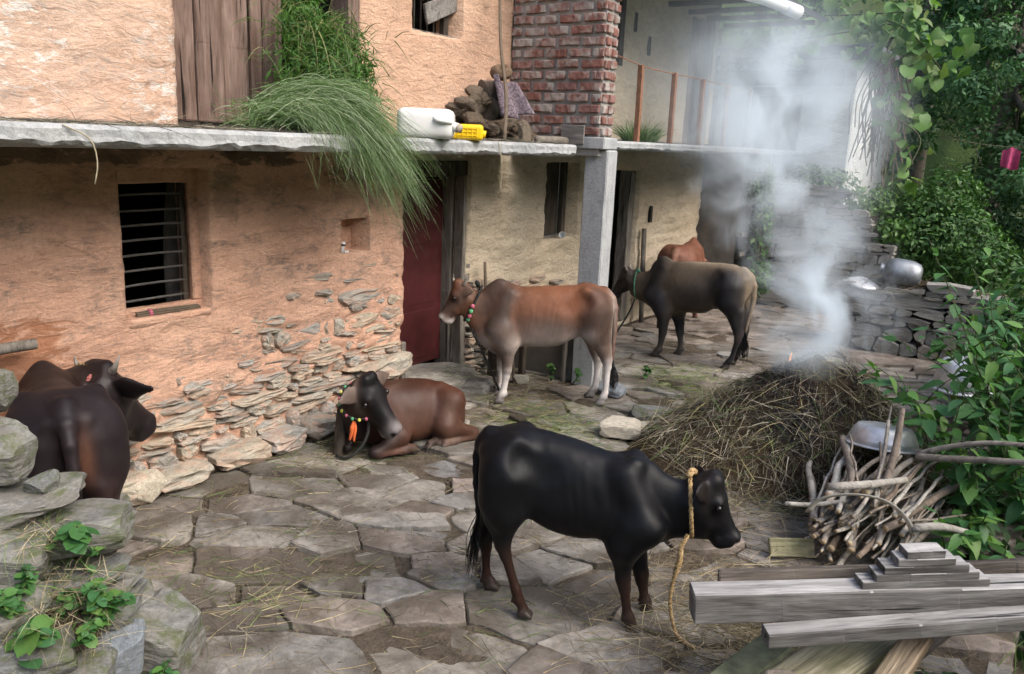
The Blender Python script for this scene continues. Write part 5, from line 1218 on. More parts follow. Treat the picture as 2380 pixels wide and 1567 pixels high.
def ring_rope(parent, name, c, axis, up, ra, rb, r, mat, n=22):
    """closed loop round a neck, elliptical"""
    ax = np.array(axis, float); ax /= np.linalg.norm(ax); u = np.array(up, float); u -= ax*(u@ax); u /= np.linalg.norm(u); s_ = np.cross(ax, u)
    a = np.linspace(0, 2*math.pi, n); P = np.array(c)+np.outer(np.cos(a)*ra, u)+np.outer(np.sin(a)*rb, s_)
    return twisted(name, P, r, mat, parent, 90, 70.)

# --- black calf in front
BLK = (.0035, .0035, .0045); BLK2 = (.02, .010, .007); HOOF = (.05, .045, .038)
st = [(-.505, .87, .78, .03), (-.47, .91, .68, .085), (-.42, .938, .64, .11), (-.31, .953, .57, .138), (-.2, .948, .475, .143), (-.1, .931, .44, .152), (.0, .906, .433, .155),
      (.1, .88, .438, .147), (.2, .866, .432, .126), (.28, .866, .415, .106), (.335, .849, .435, .09), (.4, .80, .455, .08), (.47, .778, .49, .076), (.55, .778, .495, .076), (.6, .77, .505, .065)]
pr = [Loft((0, 0, 0), (1, 0, 0), (0, 0, 1), st, .04, BLK)]
for sg in (1, -1):
    pr += [Cone((-.30, .115*sg, .91), (-.24, .135*sg, .875), .03, .028, .05, BLK), Cone((-.46, .07*sg, .84), (-.44, .08*sg, .82), .03, .03, .05, BLK),
           Cone((.20, .08*sg, .80), (.34, .115*sg, .56), .05, .07, .06, BLK), Cone((.25, .055*sg, .85), (.22, .07*sg, .75), .03, .04, .05, BLK),
           Cone((.34, .105*sg, .57), (.24, .105*sg, .46), .065, .06, .05, BLK), Cone((-.33, .10*sg, .80), (-.38, .115*sg, .62), .115, .1, .08, BLK)]
pr += hind_leg([(-.345, -.115, .55), (-.352, -.105, .375), (-.337, -.105, .325), (-.276, -.105, .145), (-.262, -.105, .095), (-.225, -.105, .02)], .84, BLK, BLK2, HOOF, (-.36, -.10, .72), -1)
pr += hind_leg([(-.40, .115, .52), (-.485, .105, .29), (-.482, .105, .24), (-.476, .105, .09), (-.472, .105, .055), (-.44, .105, .02)], .84, BLK, BLK2, HOOF, (-.36, .10, .72), 1)
pr += front_leg([(.225, -.10, .46), (.238, -.095, .285), (.250, -.095, .235), (.276, -.095, .085), (.305, -.095, .02)], .84, BLK, BLK2, HOOF, (.27, -.10, .56))
pr += front_leg([(.265, .10, .42), (.322, .095, .215), (.328, .095, .175), (.352, .095, .07), (.368, .095, .02)], .84, BLK, BLK2, HOOF, (.27, .10, .56))
pr += tail_prims([(-.47, 0, .91), (-.515, .0, .83), (-.522, 0, .70), (-.515, 0, .55), (-.505, 0, .42)], .85, BLK)
H = Head((.632, 0, .815), (.768, 0, .515), (.9, 0, .4), BLK, BLK, (.014, .013, .014), (.012, .011, .011), ((-.35, -.3, .8), (-.35, -.3, .8)), (.03, .02, .016), .38, 1.1, 1.28)
c1 = cow('calf', 'black calf standing in front, facing right with straw rope round its neck', (-1.724, 3.276), 22.26, pr, H, M_GLOSSY, BLK, .0095,
    [((-.3, 0, .1), (.25, .3, .12), (.035, .014, .009), .6), ((.08, -.12, .42), (.06, .1, .04), (.06, .028, .016), .8), ((.3, 0, .1), (.15, .3, .09), (.02, .012, .009), .4)],
    [], ((-.505, 0, .47), (-.53, 0, .17)), .85, seed=3, fossa=(-.19, .205, .84, .075), ribs=(-.14, .2, .5, .86, .0018))
rp = ring_rope(c1, 'neck_rope', (.525, 0, .655), (.99, 0, .12), (0, 0, 1), .152, .097, .0095, M_ROPE)
tube('rope_knot', [(.50, -.03, .81), (.51, 0, .83), (.525, .03, .815), (.50, .03, .80)], [.014, .018, .018, .012], M_ROPE, 7, 9, parent=rp)
twisted('rope_end', [(.52, -.075, .545), (.495, -.095, .48), (.495, -.105, .44), (.485, -.105, .38), (.472, -.105, .30), (.468, -.11, .22), (.485, -.12, .12), (.53, -.14, .035), (.60, -.17, .02)], [.010, .012, .014, .009, .0085, .0085, .0085, .0085, .008], M_ROPE, rp, 110, 75.)

# --- brown cow with white legs, middle
BR = (.16, .068, .036); GR = (.055, .04, .033); PALE = (.42, .36, .32); WH = (.62, .57, .53); DK = (.02, .016, .015); LEGB = (.10, .058, .04)
ST_COW = [(-.535, .96, .86, .03), (-.50, 1.01, .75, .09), (-.45, 1.045, .68, .135), (-.378, 1.073, .63, .17), (-.289, 1.09, .63, .18), (-.18, 1.08, .595, .188), (-.07, 1.072, .535, .198),
      (.06, 1.062, .515, .205), (.18, 1.052, .512, .20), (.28, 1.05, .51, .182), (.37, 1.05, .49, .155), (.467, 1.05, .456, .145), (.53, 1.035, .49, .125), (.585, 1.01, .53, .105), (.65, 1.0, .585, .09), (.70, 1.01, .64, .085), (.75, 1.02, .70, .08), (.80, 1.0, .76, .06)]
def cow_mass(c_hip, c_sh, c_thigh, S=1.):
    P = []
    for sg in (1, -1):
        P += [Cone((-.27, .14*sg, 1.035), (-.24, .165*sg, 1.0), .036, .034, .06, c_hip), Cone((-.48, .075*sg, .965), (-.46, .085*sg, .94), .036, .034, .05, c_hip),
              Cone((.40, .07*sg, .98), (.50, .135*sg, .68), .055, .075, .07, c_sh), Cone((.50, .125*sg, .69), (.40, .13*sg, .58), .075, .07, .06, c_sh),
              Cone((-.33, .115*sg, .93), (-.37, .13*sg, .75), .13, .115, .09, c_thigh), Cone((-.42, .09*sg, .86), (-.45, .10*sg, .68), .08, .07, .06, c_thigh)]
    return P
def hump(x, z, w, h, c): return [Cone((x-.07, 0, z-.05), (x+.0, 0, z+h-.06), .075*w, .062*w, .06, c, (0, 1, 0), .62), Cone((x+.01, 0, z+h-.06), (x+.06, 0, z-.04), .06*w, .07*w, .05, c, (0, 1, 0), .62)]
pr = [Loft((0, 0, 0), (1, 0, 0), (0, 0, 1), ST_COW, .05, BR)]+cow_mass(BR, GR, (.09, .05, .035))+hump(.475, 1.035, .9, .055, GR)
pr += hind_leg([(-.36, .14, .70), (-.488, .125, .43), (-.50, .125, .375), (-.494, .125, .13), (-.48, .125, .085), (-.449, .125, .02)], 1., LEGB, WH, HOOF, (-.36, .12, .86), 1)
pr += hind_leg([(-.34, -.14, .68), (-.452, -.125, .385), (-.46, -.125, .33), (-.447, -.125, .12), (-.43, -.125, .075), (-.395, -.125, .02)], 1., LEGB, WH, HOOF, (-.36, -.12, .86), -1)
pr += front_leg([(.405, .125, .55), (.397, .12, .32), (.402, .12, .26), (.42, .12, .10), (.459, .12, .02)], 1., LEGB, WH, HOOF, (.45, .125, .67))
pr += front_leg([(.425, -.125, .55), (.43, -.12, .32), (.435, -.12, .26), (.43, -.12, .10), (.46, -.12, .02)], 1., LEGB, WH, HOOF, (.45, -.125, .67))
pr += tail_prims([(-.45, 0, 1.04), (-.535, 0, .95), (-.562, 0, .76), (-.565, 0, .55), (-.565, 0, .38)], 1., (.12, .045, .022))
pr += [Cone((.50, 0, .50), (.66, 0, .62), .05, .045, .06, PALE, (0, 1, 0), .45)]          # dewlap
H = Head((.862, .0, 1.072), (1.022, .0, .742), (.88, 0, .47), (.09, .040, .022), (.15, .065, .03), (.03, .028, .028), WH, ((-.28, -.45, .45), (-.2, -.35, .8)), (.4, .32, .27), .36, 1., 1.12)
c2 = cow('cow', 'brown cow with white lower legs and bead collar standing before the concrete pillar', (-3.633, 6.148), -142.76, pr, H, M_COAT, BR, .0105,
    [((.05, .2, .72), (.35, .25, .13), (.085, .065, .055), .85), ((.08, 0, .50), (.36, .5, .15), (.55, .48, .43), 1.), ((-.22, .15, .6), (.10, .3, .07), (.55, .48, .43), .9), ((-.1, .2, .95), (.28, .3, .1), (.17, .06, .025), .6), ((.5, 0, 1.0), (.2, .5, .2), GR, .8), ((.62, 0, .85), (.12, .5, .2), GR, .75), ((.58, 0, .56), (.12, .3, .09), PALE, .85),
     ((-.52, .06, .75), (.045, .09, .3), (.55, .48, .42), .95), ((-.3, .15, .66), (.06, .2, .06), PALE, .7), ((-.4, .2, .85), (.13, .3, .16), GR, .75), ((.43, 0, .45), (.12, .3, .10), (.06, .035, .026), .7), ((.40, 0, .06), (.1, .3, .025), DK, .8), ((-.45, 0, .075), (.1, .3, .025), DK, .7),
     (H.at(.36, -.13, .22), (.055, .06, .055), (.012, .010, .010), .85), (H.at(.36, -.13, -.22), (.055, .06, .055), (.012, .010, .010), .85), (H.at(.7, -.1, 0), (.07, .1, .07), (.05, .04, .036), .8),
     (H.at(.97, -.05, 0), (.03, .12, .03), WH, .7), (H.at(.98, -.3, 0), (.05, .12, .03), WH, .9), (H.at(.05, -.02, 0), (.07, .1, .07), (.13, .042, .018), .8), (H.at(.1, -.5, 0), (.07, .1, .1), (.12, .055, .028), .5)],
    [([(.80, .065, 1.06), (.785, .085, 1.10), (.775, .085, 1.15)], .021), ([(.885, -.06, 1.05), (.895, -.085, 1.085), (.895, -.09, 1.125)], .019)], ((-.565, 0, .42), (-.585, 0, .12)), 1., seed=5, fossa=(-.17, .245, .95, .08), hairs=40000, ribs=(-.1, .3, .6, .98, .0015))
cl = ring_rope(c2, 'bead_collar', (.715, 0, .885), (.9, 0, .42), (-.3, 0, 1), .17, .098, .011, M_ROPE_DARK, 26)
tube('collar_knot', [(.68, .0, 1.04), (.675, .02, 1.065), (.69, .0, 1.075), (.69, -.03, 1.05)], [.016, .02, .02, .012], M_ROPE_DARK, 7, 9, parent=cl)
def bead(parent, p, c, r=.019):
    bm = bmesh.new(); bmesh.ops.create_icosphere(bm, subdivisions=2, radius=r); me = bpy.data.meshes.new('bead'); bm.to_mesh(me); bm.free(); me.materials.append(c)
    for v in me.vertices: v.co.z *= 1.2
    obj('bead', me, parent, p)
M_PINK = plain('pink_bead', (.42, .11, .16), .35, .1, bump=0); M_GREEN = plain('green_bead', (.1, .36, .17), .35, .1, bump=0); M_YEL = plain('yellow_bead', (.6, .6, .1), .35, .1, bump=0)
for i, (y, z, x, c) in enumerate(((.105, .88, .72, M_PINK), (.10, .835, .733, M_GREEN), (.085, .79, .745, M_PINK), (.06, .755, .755, M_GREEN), (-.06, .76, .755, M_PINK), (-.09, .80, .745, M_GREEN))):
    bead(cl, (x, y, z), c)
tube('tether', [(.735, .03, .70), (.70, .05, .62), (.60, .04, .42), (.52, .0, .24), (.45, -.1, .06), (.50, -.35, .03)], .010, M_ROPE_DARK, 6, 24, parent=cl)

# --- grey brown cow, further back
FB = (.085, .062, .043); FD = (.022, .020, .021); FP = (.20, .15, .095)
st = [(-.585, .985, .90, .03), (-.54, 1.03, .78, .09), (-.44, 1.082, .68, .145), (-.33, 1.118, .63, .185), (-.19, 1.122, .615, .188), (-.07, 1.112, .55, .2), (.08, 1.1, .535, .205), (.2, 1.088, .525, .195),
      (.315, 1.07, .47, .18), (.42, 1.05, .468, .15), (.5, 1.0, .50, .125), (.56, .95, .53, .105), (.64, .925, .575, .09), (.73, .91, .6, .085), (.80, .9, .63, .07)]
pr = [Loft((0, 0, 0), (1, 0, 0), (0, 0, 1), st, .05, FB)]+cow_mass(FB, FD, FD)+hump(.44, 1.02, 1.05, .075, FD)
pr += hind_leg([(-.40, .14, .73), (-.515, .125, .395), (-.512, .125, .345), (-.467, .125, .14), (-.445, .125, .095), (-.406, .125, .02)], 1.05, FD, FD, HOOF, (-.38, .12, .88), 1)
pr += hind_leg([(-.40, -.14, .70), (-.50, -.125, .40), (-.505, -.125, .345), (-.46, -.125, .14), (-.44, -.125, .095), (-.40, -.125, .02)], 1.05, FD, FD, HOOF, (-.38, -.12, .88), -1)
pr += front_leg([(.345, .125, .52), (.335, .12, .29), (.341, .12, .225), (.36, .12, .085), (.409, .12, .02)], 1.05, FD, (.05, .042, .036), HOOF, (.40, .125, .66))
pr += front_leg([(.27, -.125, .50), (.222, -.12, .27), (.217, -.12, .22), (.20, -.12, .075), (.225, -.12, .02)], 1.05, FD, (.07, .06, .05), HOOF, (.40, -.125, .66))
pr += tail_prims([(-.46, 0, 1.07), (-.565, 0, .98), (-.595, 0, .80), (-.57, 0, .58), (-.545, 0, .40)], 1.1, FP)
H = Head((.905, 0, .925), (1.07, 0, .615), (.88, 0, .47), FD, FD, (.02, .018, .018), (.03, .027, .025), ((-.35, -.25, .7), (-.3, -.3, .8)), (.12, .07, .035), .36)
c3 = cow('cow', 'grey-brown cow with dark head and green neck rope standing behind the smoking heap', (-3.176, 8.49), -178.67, pr, H, M_COAT, FB, .0125,
    [((-.1, 0, 1.12), (.42, .12, .06), (.34, .27, .19), .9), ((.1, .2, .95), (.2, .2, .14), (.15, .115, .08), .7), ((-.25, .2, .88), (.22, .25, .18), FD, .8), ((.0, .2, .75), (.3, .2, .15), FD, .6), ((-.54, 0, .85), (.07, .12, .2), (.3, .23, .15), .8), ((.0, 0, .5), (.3, .3, .07), (.13, .095, .06), .7), ((.5, 0, .85), (.16, .4, .3), FD, .85), ((-.5, .1, .38), (.05, .1, .05), (.11, .09, .07), .7)],
    [([(.86, .06, .92), (.86, .08, .95), (.875, .08, .985)], .018), ([(.88, -.06, .92), (.88, -.08, .95), (.895, -.08, .985)], .018)], ((-.545, 0, .44), (-.55, 0, .13)), 1.15, seed=6, fossa=(-.17, .255, .98, .08), hairs=25000, ribs=(-.1, .3, .6, 1., .0015))
cl = ring_rope(c3, 'neck_rope', (.735, 0, .765), (.99, 0, -.05), (0, 0, 1), .165, .10, .009, M_ROPE_GREEN)
tube('rope_knot', [(.72, .02, .91), (.735, .04, .94), (.75, .02, .93), (.74, -.02, .92)], .014, M_ROPE_GREEN, 6, 9, parent=cl)
tube('tether', [(.73, .06, .61), (.75, .08, .52), (.84, .12, .3), (.95, .2, .1), (1.1, .35, .03)], .010, M_ROPE_DARK, 6, 18, parent=cl)

# --- reddish cow whose back shows behind
TN = (.17, .072, .045)
pr = [Loft((0, 0, 0), (1, 0, 0), (0, 0, 1), ST_COW, .05, TN)]+cow_mass(TN, TN, TN)+hump(.475, 1.04, .9, .06, TN)
for sg in (1, -1):
    pr += hind_leg([(-.36, .14*sg, .70), (-.488, .125*sg, .43), (-.50, .125*sg, .375), (-.494, .125*sg, .13), (-.48, .125*sg, .085), (-.449, .125*sg, .02)], 1., TN, TN, HOOF, (-.36, .12*sg, .86), sg)
    pr += front_leg([(.405, .125*sg, .55), (.397, .12*sg, .32), (.402, .12*sg, .26), (.42, .12*sg, .10), (.459, .12*sg, .02)], 1., TN, TN, HOOF, (.45, .125*sg, .67))
pr += tail_prims([(-.45, 0, 1.04), (-.535, 0, .95), (-.562, 0, .76), (-.565, 0, .55), (-.565, 0, .38)], 1., TN)
H = Head((.90, 0, .80), (1.05, 0, .48), (.88, 0, .47), TN, TN, (.05, .03, .03), TN, ((-.3, -.3, .8), (-.3, -.3, .8)), (.3, .2, .15), .36)
pr += [Cone((.6, 0, .9), (.86, 0, .72), .12, .1, .06, TN)]
c4 = cow('cow', 'reddish tan cow seen only as a back behind the grey-brown cow', (-4.08, 10.2), 98, pr, H, M_COAT, TN, .016, [((-.5, 0, .85), (.08, .1, .2), (.35, .2, .14), .8)], [], ((-.565, 0, .42), (-.585, 0, .12)), 1.)

# --- dark cow seen from behind at the wall
KD = (.0135, .0095, .0105); KB = (.05, .019, .010)
sc_ = 1.02
st = [r for r in ST_COW if r[0] < .54]+[(.60, .97, .56, .10), (.66, .90, .64, .06)]
pr = [Loft((0, 0, 0), (1, 0, 0), (0, 0, 1), st, .05, KD)]+cow_mass(KD, KD, KD)+hump(.45, 1.0, 1.6, .045, KD)+[Cone((-.27, .16*q, 1.04), (-.25, .19*q, 1.0), .04, .04, .05, KD) for q in (1, -1)]
for sg in (1, -1):
    pr += hind_leg([(-.36, .13*sg, .70), (-.488, .12*sg, .43), (-.50, .12*sg, .375), (-.494, .12*sg, .13), (-.48, .12*sg, .085), (-.449, .12*sg, .02)], 1.05, KD, KD, HOOF, (-.36, .12*sg, .86), sg)
    pr += front_leg([(.405, .125*sg, .55), (.397, .12*sg, .32), (.402, .12*sg, .26), (.42, .12*sg, .10), (.459, .12*sg, .02)], 1., KD, KD, HOOF, (.45, .125*sg, .67))
pr += [Cone((-.05, -.05, .74), (.15, -.05, .72), .20, .20, .08, KD)]
pr += tail_prims([(-.45, .0, 1.04), (-.535, .005, .95), (-.575, .0, .76), (-.575, .0, .55), (-.57, .0, .38)], 1.15, KD)
pr += [Cone((.48, -.02, .84), (.60, -.19, .88), .155, .12, .07, KD, (0, 0, 1), 1.25), Cone((.60, -.19, .88), (.64, -.28, .90), .12, .11, .05, KD, (0, 0, 1), 1.25)]
H = Head((.565, -.29, 1.03), (.81, -.575, .635), (.6, -.7, .35), KD, KD, (.02, .018, .02), (.025, .022, .024), ((.0, .05, .95), (-.05, .0, .95)), (.02, .014, .014), .52, 1.15)
c5 = cow('cow', 'dark brown humped cow with red neck rope seen from behind at the wall', (-3.85, 1.90), 158.4, pr, H, M_GLOSSY, KD, .0105,
    [((-.50, -.06, .80), (.08, .035, .12), (.10, .045, .028), .9), ((-.42, -.14, .45), (.12, .07, .2), KB, .8), ((.42, 0, 1.0), (.25, .25, .08), (.03, .016, .010), .6)],
    [([H.at(0, -.06, .17), H.at(-.07, -.04, .23), H.at(-.14, .02, .26)], .026), ([H.at(0, -.06, -.17), H.at(-.07, -.04, -.25), H.at(-.14, .06, -.30)], .026)], ((-.57, 0, .45), (-.57, 0, .15)), 1.1, seed=8, tilt=.10, z=-.01, fossa=(-.17, .25, .96, .08))
cl = ring_rope(c5, 'neck_rope', (.59, -.20, .885), (.5, -.85, 0), (0, 0, 1), .165, .13, .010, M_ROPE, 22)
tube('rope_tassel', [(.50, -.23, 1.0), (.485, -.215, .97), (.48, -.22, .93), (.485, -.23, .90)], [.012, .026, .03, .018], M_ROPE_RED, 7, 10, parent=cl)

# --- calf lying by the wall
LB = (.05, .022, .014); LD = (.016, .012, .012)
st = [(-.52, .24, .06, .04), (-.47, .30, .02, .12), (-.38, .36, .0, .19), (-.28, .43, .0, .225), (-.15, .465, .0, .235), (.0, .483, .0, .235), (.12, .485, .0, .22), (.24, .475, .01, .19), (.34, .46, .04, .155), (.42, .45, .10, .12), (.48, .42, .18, .08)]
pr = [Loft((0, 0, 0), (1, 0, 0), (0, 0, 1), st, .05, LB, 2.3, .4)]
pr += [Cone((-.24, .12, .42), (-.30, .19, .34), .04, .08, .08, LB), Cone((-.28, .19, .30), (-.20, .265, .16), .115, .085, .07, LB), Cone((-.20, .265, .15), (-.455, .275, .07), .075, .042, .05, LB),
       Cone((-.455, .275, .06), (-.44, .285, .045), .04, .036, .02, LB), Cone((-.44, .285, .042), (-.27, .30, .036), .03, .026, .02, (.09, .05, .035)), Cone((-.27, .30, .036), (-.23, .30, .034), .031, .03, .015, (.12, .08, .06))]
pr += foot((-.235, .30, .05), (-.175, .30, .03), .8, (.10, .06, .05), HOOF)
pr += [Cone((-.2, .22, .05), (-.10, .26, .04), .04, .03, .03, LD)]+foot((-.10, .26, .05), (-.05, .27, .03), .8, (.03, .02, .016), HOOF)
pr += [Cone((.26, .14, .30), (.17, .235, .14), .09, .07, .06, LB), Cone((.17, .24, .13), (.385, .25, .05), .062, .042, .04, LD), Cone((.385, .25, .048), (.36, .262, .04), .044, .036, .02, LD),
       Cone((.36, .268, .038), (.17, .275, .034), .03, .027, .02, (.12, .06, .045)), Cone((.17, .275, .034), (.13, .275, .034), .032, .03, .015, (.04, .025, .02))]
pr += foot((.13, .275, .05), (.075, .275, .03), .8, (.04, .025, .02), HOOF)
pr += [Cone((.30, -.12, .2), (.45, -.1, .07), .07, .045, .05, LD), Cone((.45, -.1, .05), (.52, .08, .05), .04, .035, .03, LD)]
pr += [Cone((.38, .0, .33), (.46, .10, .40), .13, .105, .07, LB, (0, 0, 1), 1.2), Cone((.46, .10, .40), (.44, .19, .48), .10, .09, .05, LD), Cone((.44, .06, .16), (.47, .10, .32), .07, .08, .06, LD)]
LF = (.007, .006, .0065)
H = Head((.42, .225, .615), (.265, .41, .24), (-.33, .90, .24), LF, LF, (.12, .11, .115), (.5, .44, .4), ((.05, -.05, .95), (.0, -.1, .95)), (.35, .25, .2), .44, 1.15, 1.1)
pr += tail_prims([(-.50, -.02, .24), (-.57, -.08, .12), (-.60, -.2, .05), (-.55, -.35, .04)], .9, LD)
c6 = cow('calf', 'brown calf with black face and orange tassel lying by the stone wall', (-3.97, 4.57), -110.42, pr, H, M_COAT, LB, .0105,
    [((-.2, .28, .12), (.05, .06, .16), (.20, .12, .08), .8), ((.05, .24, .30), (.2, .1, .14), (.085, .048, .036), .7), ((.1, .25, .1), (.2, .15, .08), (.07, .028, .014), .6), ((-.3, .1, .42), (.2, .2, .08), (.08, .027, .012), .7), ((-.36, .24, .2), (.12, .12, .1), (.10, .05, .03), .5),
     (H.at(1.0, -.33, 0), (.06, .06, .035), (.55, .48, .44), .95), (H.at(.95, -.12, 0), (.05, .05, .05), (.42, .37, .35), .85), (H.at(1.06, -.12, 0), (.035, .035, .035), (.15, .145, .155), .95)], [], None, .9)
cc = np.array((.455, .15, .43)); ax = np.array((.07, .14, .13)); ax /= np.linalg.norm(ax); uu = np.array((.9, -.1, .1)); uu -= ax*(uu@ax); uu /= np.linalg.norm(uu); ss = np.cross(ax, uu)
cl = ring_rope(c6, 'bead_collar', cc, ax, uu, .145, .145, .008, M_ROPE_DARK, 26)
for i in range(12):
    a = -1.9+i*.33; bead(cl, tuple(cc+.15*(uu*math.cos(a)+ss*math.sin(a))), (M_GREEN, M_YEL, M_PINK)[i % 3], .012)
M_ORANGE = plain('orange_cloth', (.5, .11, .03), .8, .3, 30)
tube('tassel', [(.53, .20, .30), (.55, .22, .26), (.555, .22, .22), (.57, .22, .17)], [.008, .018, .014, .010], M_ORANGE, 5, 10, parent=cl)
tube('tassel', [(.52, .20, .30), (.53, .23, .25), (.54, .23, .20), (.545, .24, .16)], [.006, .012, .014, .006], M_ORANGE, 5, 10, parent=cl)
tube('tether', [(.42, .22, .30), (.44, .24, .2), (.50, .24, .10), (.58, .20, .03), (.62, .1, .02)], .012, M_ROPE_DARK, 6, 18, parent=cl)

# ------------------------------------------------------------------ things on the balcony
M_JUG = plain('milky_plastic', (.66, .65, .62), .35, .10, 6, .4, .1); M_YELLOW = plain('yellow_plastic', (.80, .52, .01), .4, .08, 8, .4, .1)
def rbox(name, sx, sy, sz, mat, b, seg=4):
    me = bevel_box(name, sx, sy, sz, mat, b, seg, 0, 0, True); return me
jc = thing('jerrycan', 'white plastic jerrycan lying on the balcony edge', 'jerrycan', (-3.86, 4.62, 2.286), math.atan2(.57, .82))
obj('body', rbox('body', .40, .25, .205, M_JUG, .062), jc); 
tube('handle', [(.06, -.10, .15), (.08, -.135, .13), (.15, -.135, .12), (.185, -.11, .115)], .016, M_JUG, 8, 12, parent=jc)
tube('neck', [(.185, -.07, .09), (.225, -.085, .08)], .034, M_JUG, 12, parent=jc); tube('cap', [(.218, -.082, .082), (.25, -.095, .075)], .030, plain('dirty_cap', (.35, .3, .24), .7, .3), 12, parent=jc)
yc = thing('jerrycan', 'yellow plastic jerrycan with ribbed side behind the white one', 'jerrycan', (-3.80, 5.03, 2.286), math.atan2(.57, .82))
obj('body', rbox('body', .23, .12, .115, M_YELLOW, .028), yc); tube('neck', [(.1, 0, .05), (.135, 0, .045)], .028, M_YELLOW, 10, parent=yc)
for k in range(5): boxpart('rib', -.075+k*.035, -.067+k*.035, -.066, -.058, .02, .095, M_YELLOW, yc, .002)
for k in range(3): boxpart('rib', -.08, .07, -.0665, -.0605, .03+k*.026, .036+k*.026, M_YELLOW, yc, .002)
def dung_cake_mat():
    t = NT('dried_dung', 1., .08); co = t.co('Object', rand=True); n1 = t.noise(co, 3, 5, .7); n2 = t.noise(co, 14, 5, .75); c = t.ramp(t.rand(), [(0, (.17, .125, .085)), (.5, (.26, .205, .15)), (1, (.36, .30, .23))]); c = t.mix(1., c, t.ramp(n2, [(.3, .55), (.7, 1.3)]), 'MULTIPLY'); t.base(c); t.bump(t.math('ADD', n1, n2), 1., .05); return t.m
M_CAKE = dung_cake_mat(); CAKES = [rough_stone('dung_cake', M_CAKE, 500+s, 3, .3, .3) for s in range(7)]
r = np.random.default_rng(51); placed = []
for k in range(44):
    lay = k // 14; y = r.uniform(5.42+.12*lay, 6.45-.10*lay); x = r.uniform(-4.5, -4.02-.1*lay); z = 2.31+lay*.085+r.uniform(0, .04)+max(0, .10-abs(y-5.9)*.25)
    tag(obj('dung_cake', CAKES[r.integers(7)], None, (x, y, z), (r.normal(0, .5), r.normal(.35, .4), r.uniform(0, 6)), (r.uniform(.15, .22), r.uniform(.13, .19), r.uniform(.05, .09))), 'dried dung cake in the %s layer, %s part of the balcony pile' % (('bottom', 'middle', 'top', 'top')[lay], 'left' if y < 5.75 else 'right' if y > 6.1 else 'middle'), 'dung cake', 'dung cakes piled on the balcony')
tag(tube('stick', [(-3.86, 5.60, 2.30), (-3.98, 5.78, 2.62), (-4.22, 6.02, 3.05), (-4.5, 6.35, 3.75)], [.017, .016, .014, .011], M_TWIG, 7, 16), 'long thin stick leaning from the dung pile up the orange wall', 'stick')
tag(tube('log', [(-3.88, 6.12, 2.315), (-3.86, 6.34, 2.315), (-3.84, 6.55, 2.315)], [.032, .036, .034], M_BARK, 9, 8), 'short grey log lying on the balcony by the brick wall', 'log')
o = boxpart('grey_board', -.22, .02, -.01, .012, 0, .17, M_GREYWOOD, None, .003); o.location = (-3.86, 6.70, 2.29); tag(o, 'grey board leaning at the foot of the brick wall', 'board')
tag(obj('straw_ring', lathe('straw_ring', [(.055+.045*math.cos(a), .05*math.sin(a)) for a in np.linspace(0, 6.283, 10)], plain('straw_ring', (.13, .09, .06), 1., .4, 20, .1, 1.), 18), None, (-4.28, 6.12, 2.87), (.5, .1, .3)), 'coiled straw ring on top of the cloth by the brick wall', 'ring')
def cloth_mesh(name, mat):
    u = np.linspace(0, 1, 26); v = np.linspace(0, 1, 18); U, Vv = np.meshgrid(u, v, indexing='ij'); fold = .035*np.sin(U*15)*(.3+Vv)+.02*np.sin(U*7+1)
    X = -4.24+.10*Vv+fold; Y = 5.92+.36*U*(1+.1*Vv)+.08*Vv*U; Z = 2.83-.34*Vv*(1-.25*U)-.06*U+.02*np.sin(U*9); n, k = U.shape; i = np.arange(n*k).reshape(n, k)
    return mesh(name, np.stack([X, Y, Z], -1).reshape(-1, 3), np.stack([i[:-1, :-1], i[1:, :-1], i[1:, 1:], i[:-1, 1:]], -1).reshape(-1, 4), mat, True)
def cloth_mat():
    t = NT('patterned_cloth', .95, .1); co = t.co('Object', (1, 1, 1)); n = t.noise(co, 45, 3, .6); n2 = t.noise(co, 8, 3); c = t.ramp(n, [(.42, (.06, .045, .06)), (.58, (.24, .2, .22))]); t.base(t.mix(.4, c, t.ramp(n2, [(.3, (.08, .05, .06)), (.7, (.16, .13, .15))]))); return t.m
o = obj('draped_cloth', cloth_mesh('draped_cloth', cloth_mat())); sm = o.modifiers.new('thick', 'SOLIDIFY'); sm.thickness = .008; tag(o, 'dark patterned cloth draped over the dung cakes by the brick wall', 'cloth')
# support under the cloth: a sack
tag(obj('sack', rough_stone('sack', plain('brown_sack', (.12, .09, .07), 1., .3), 530, 3, .2, .1), None, (-4.36, 6.12, 2.55), None, (.2, .36, .5)), 'brown sack hidden under the patterned cloth', 'sack')
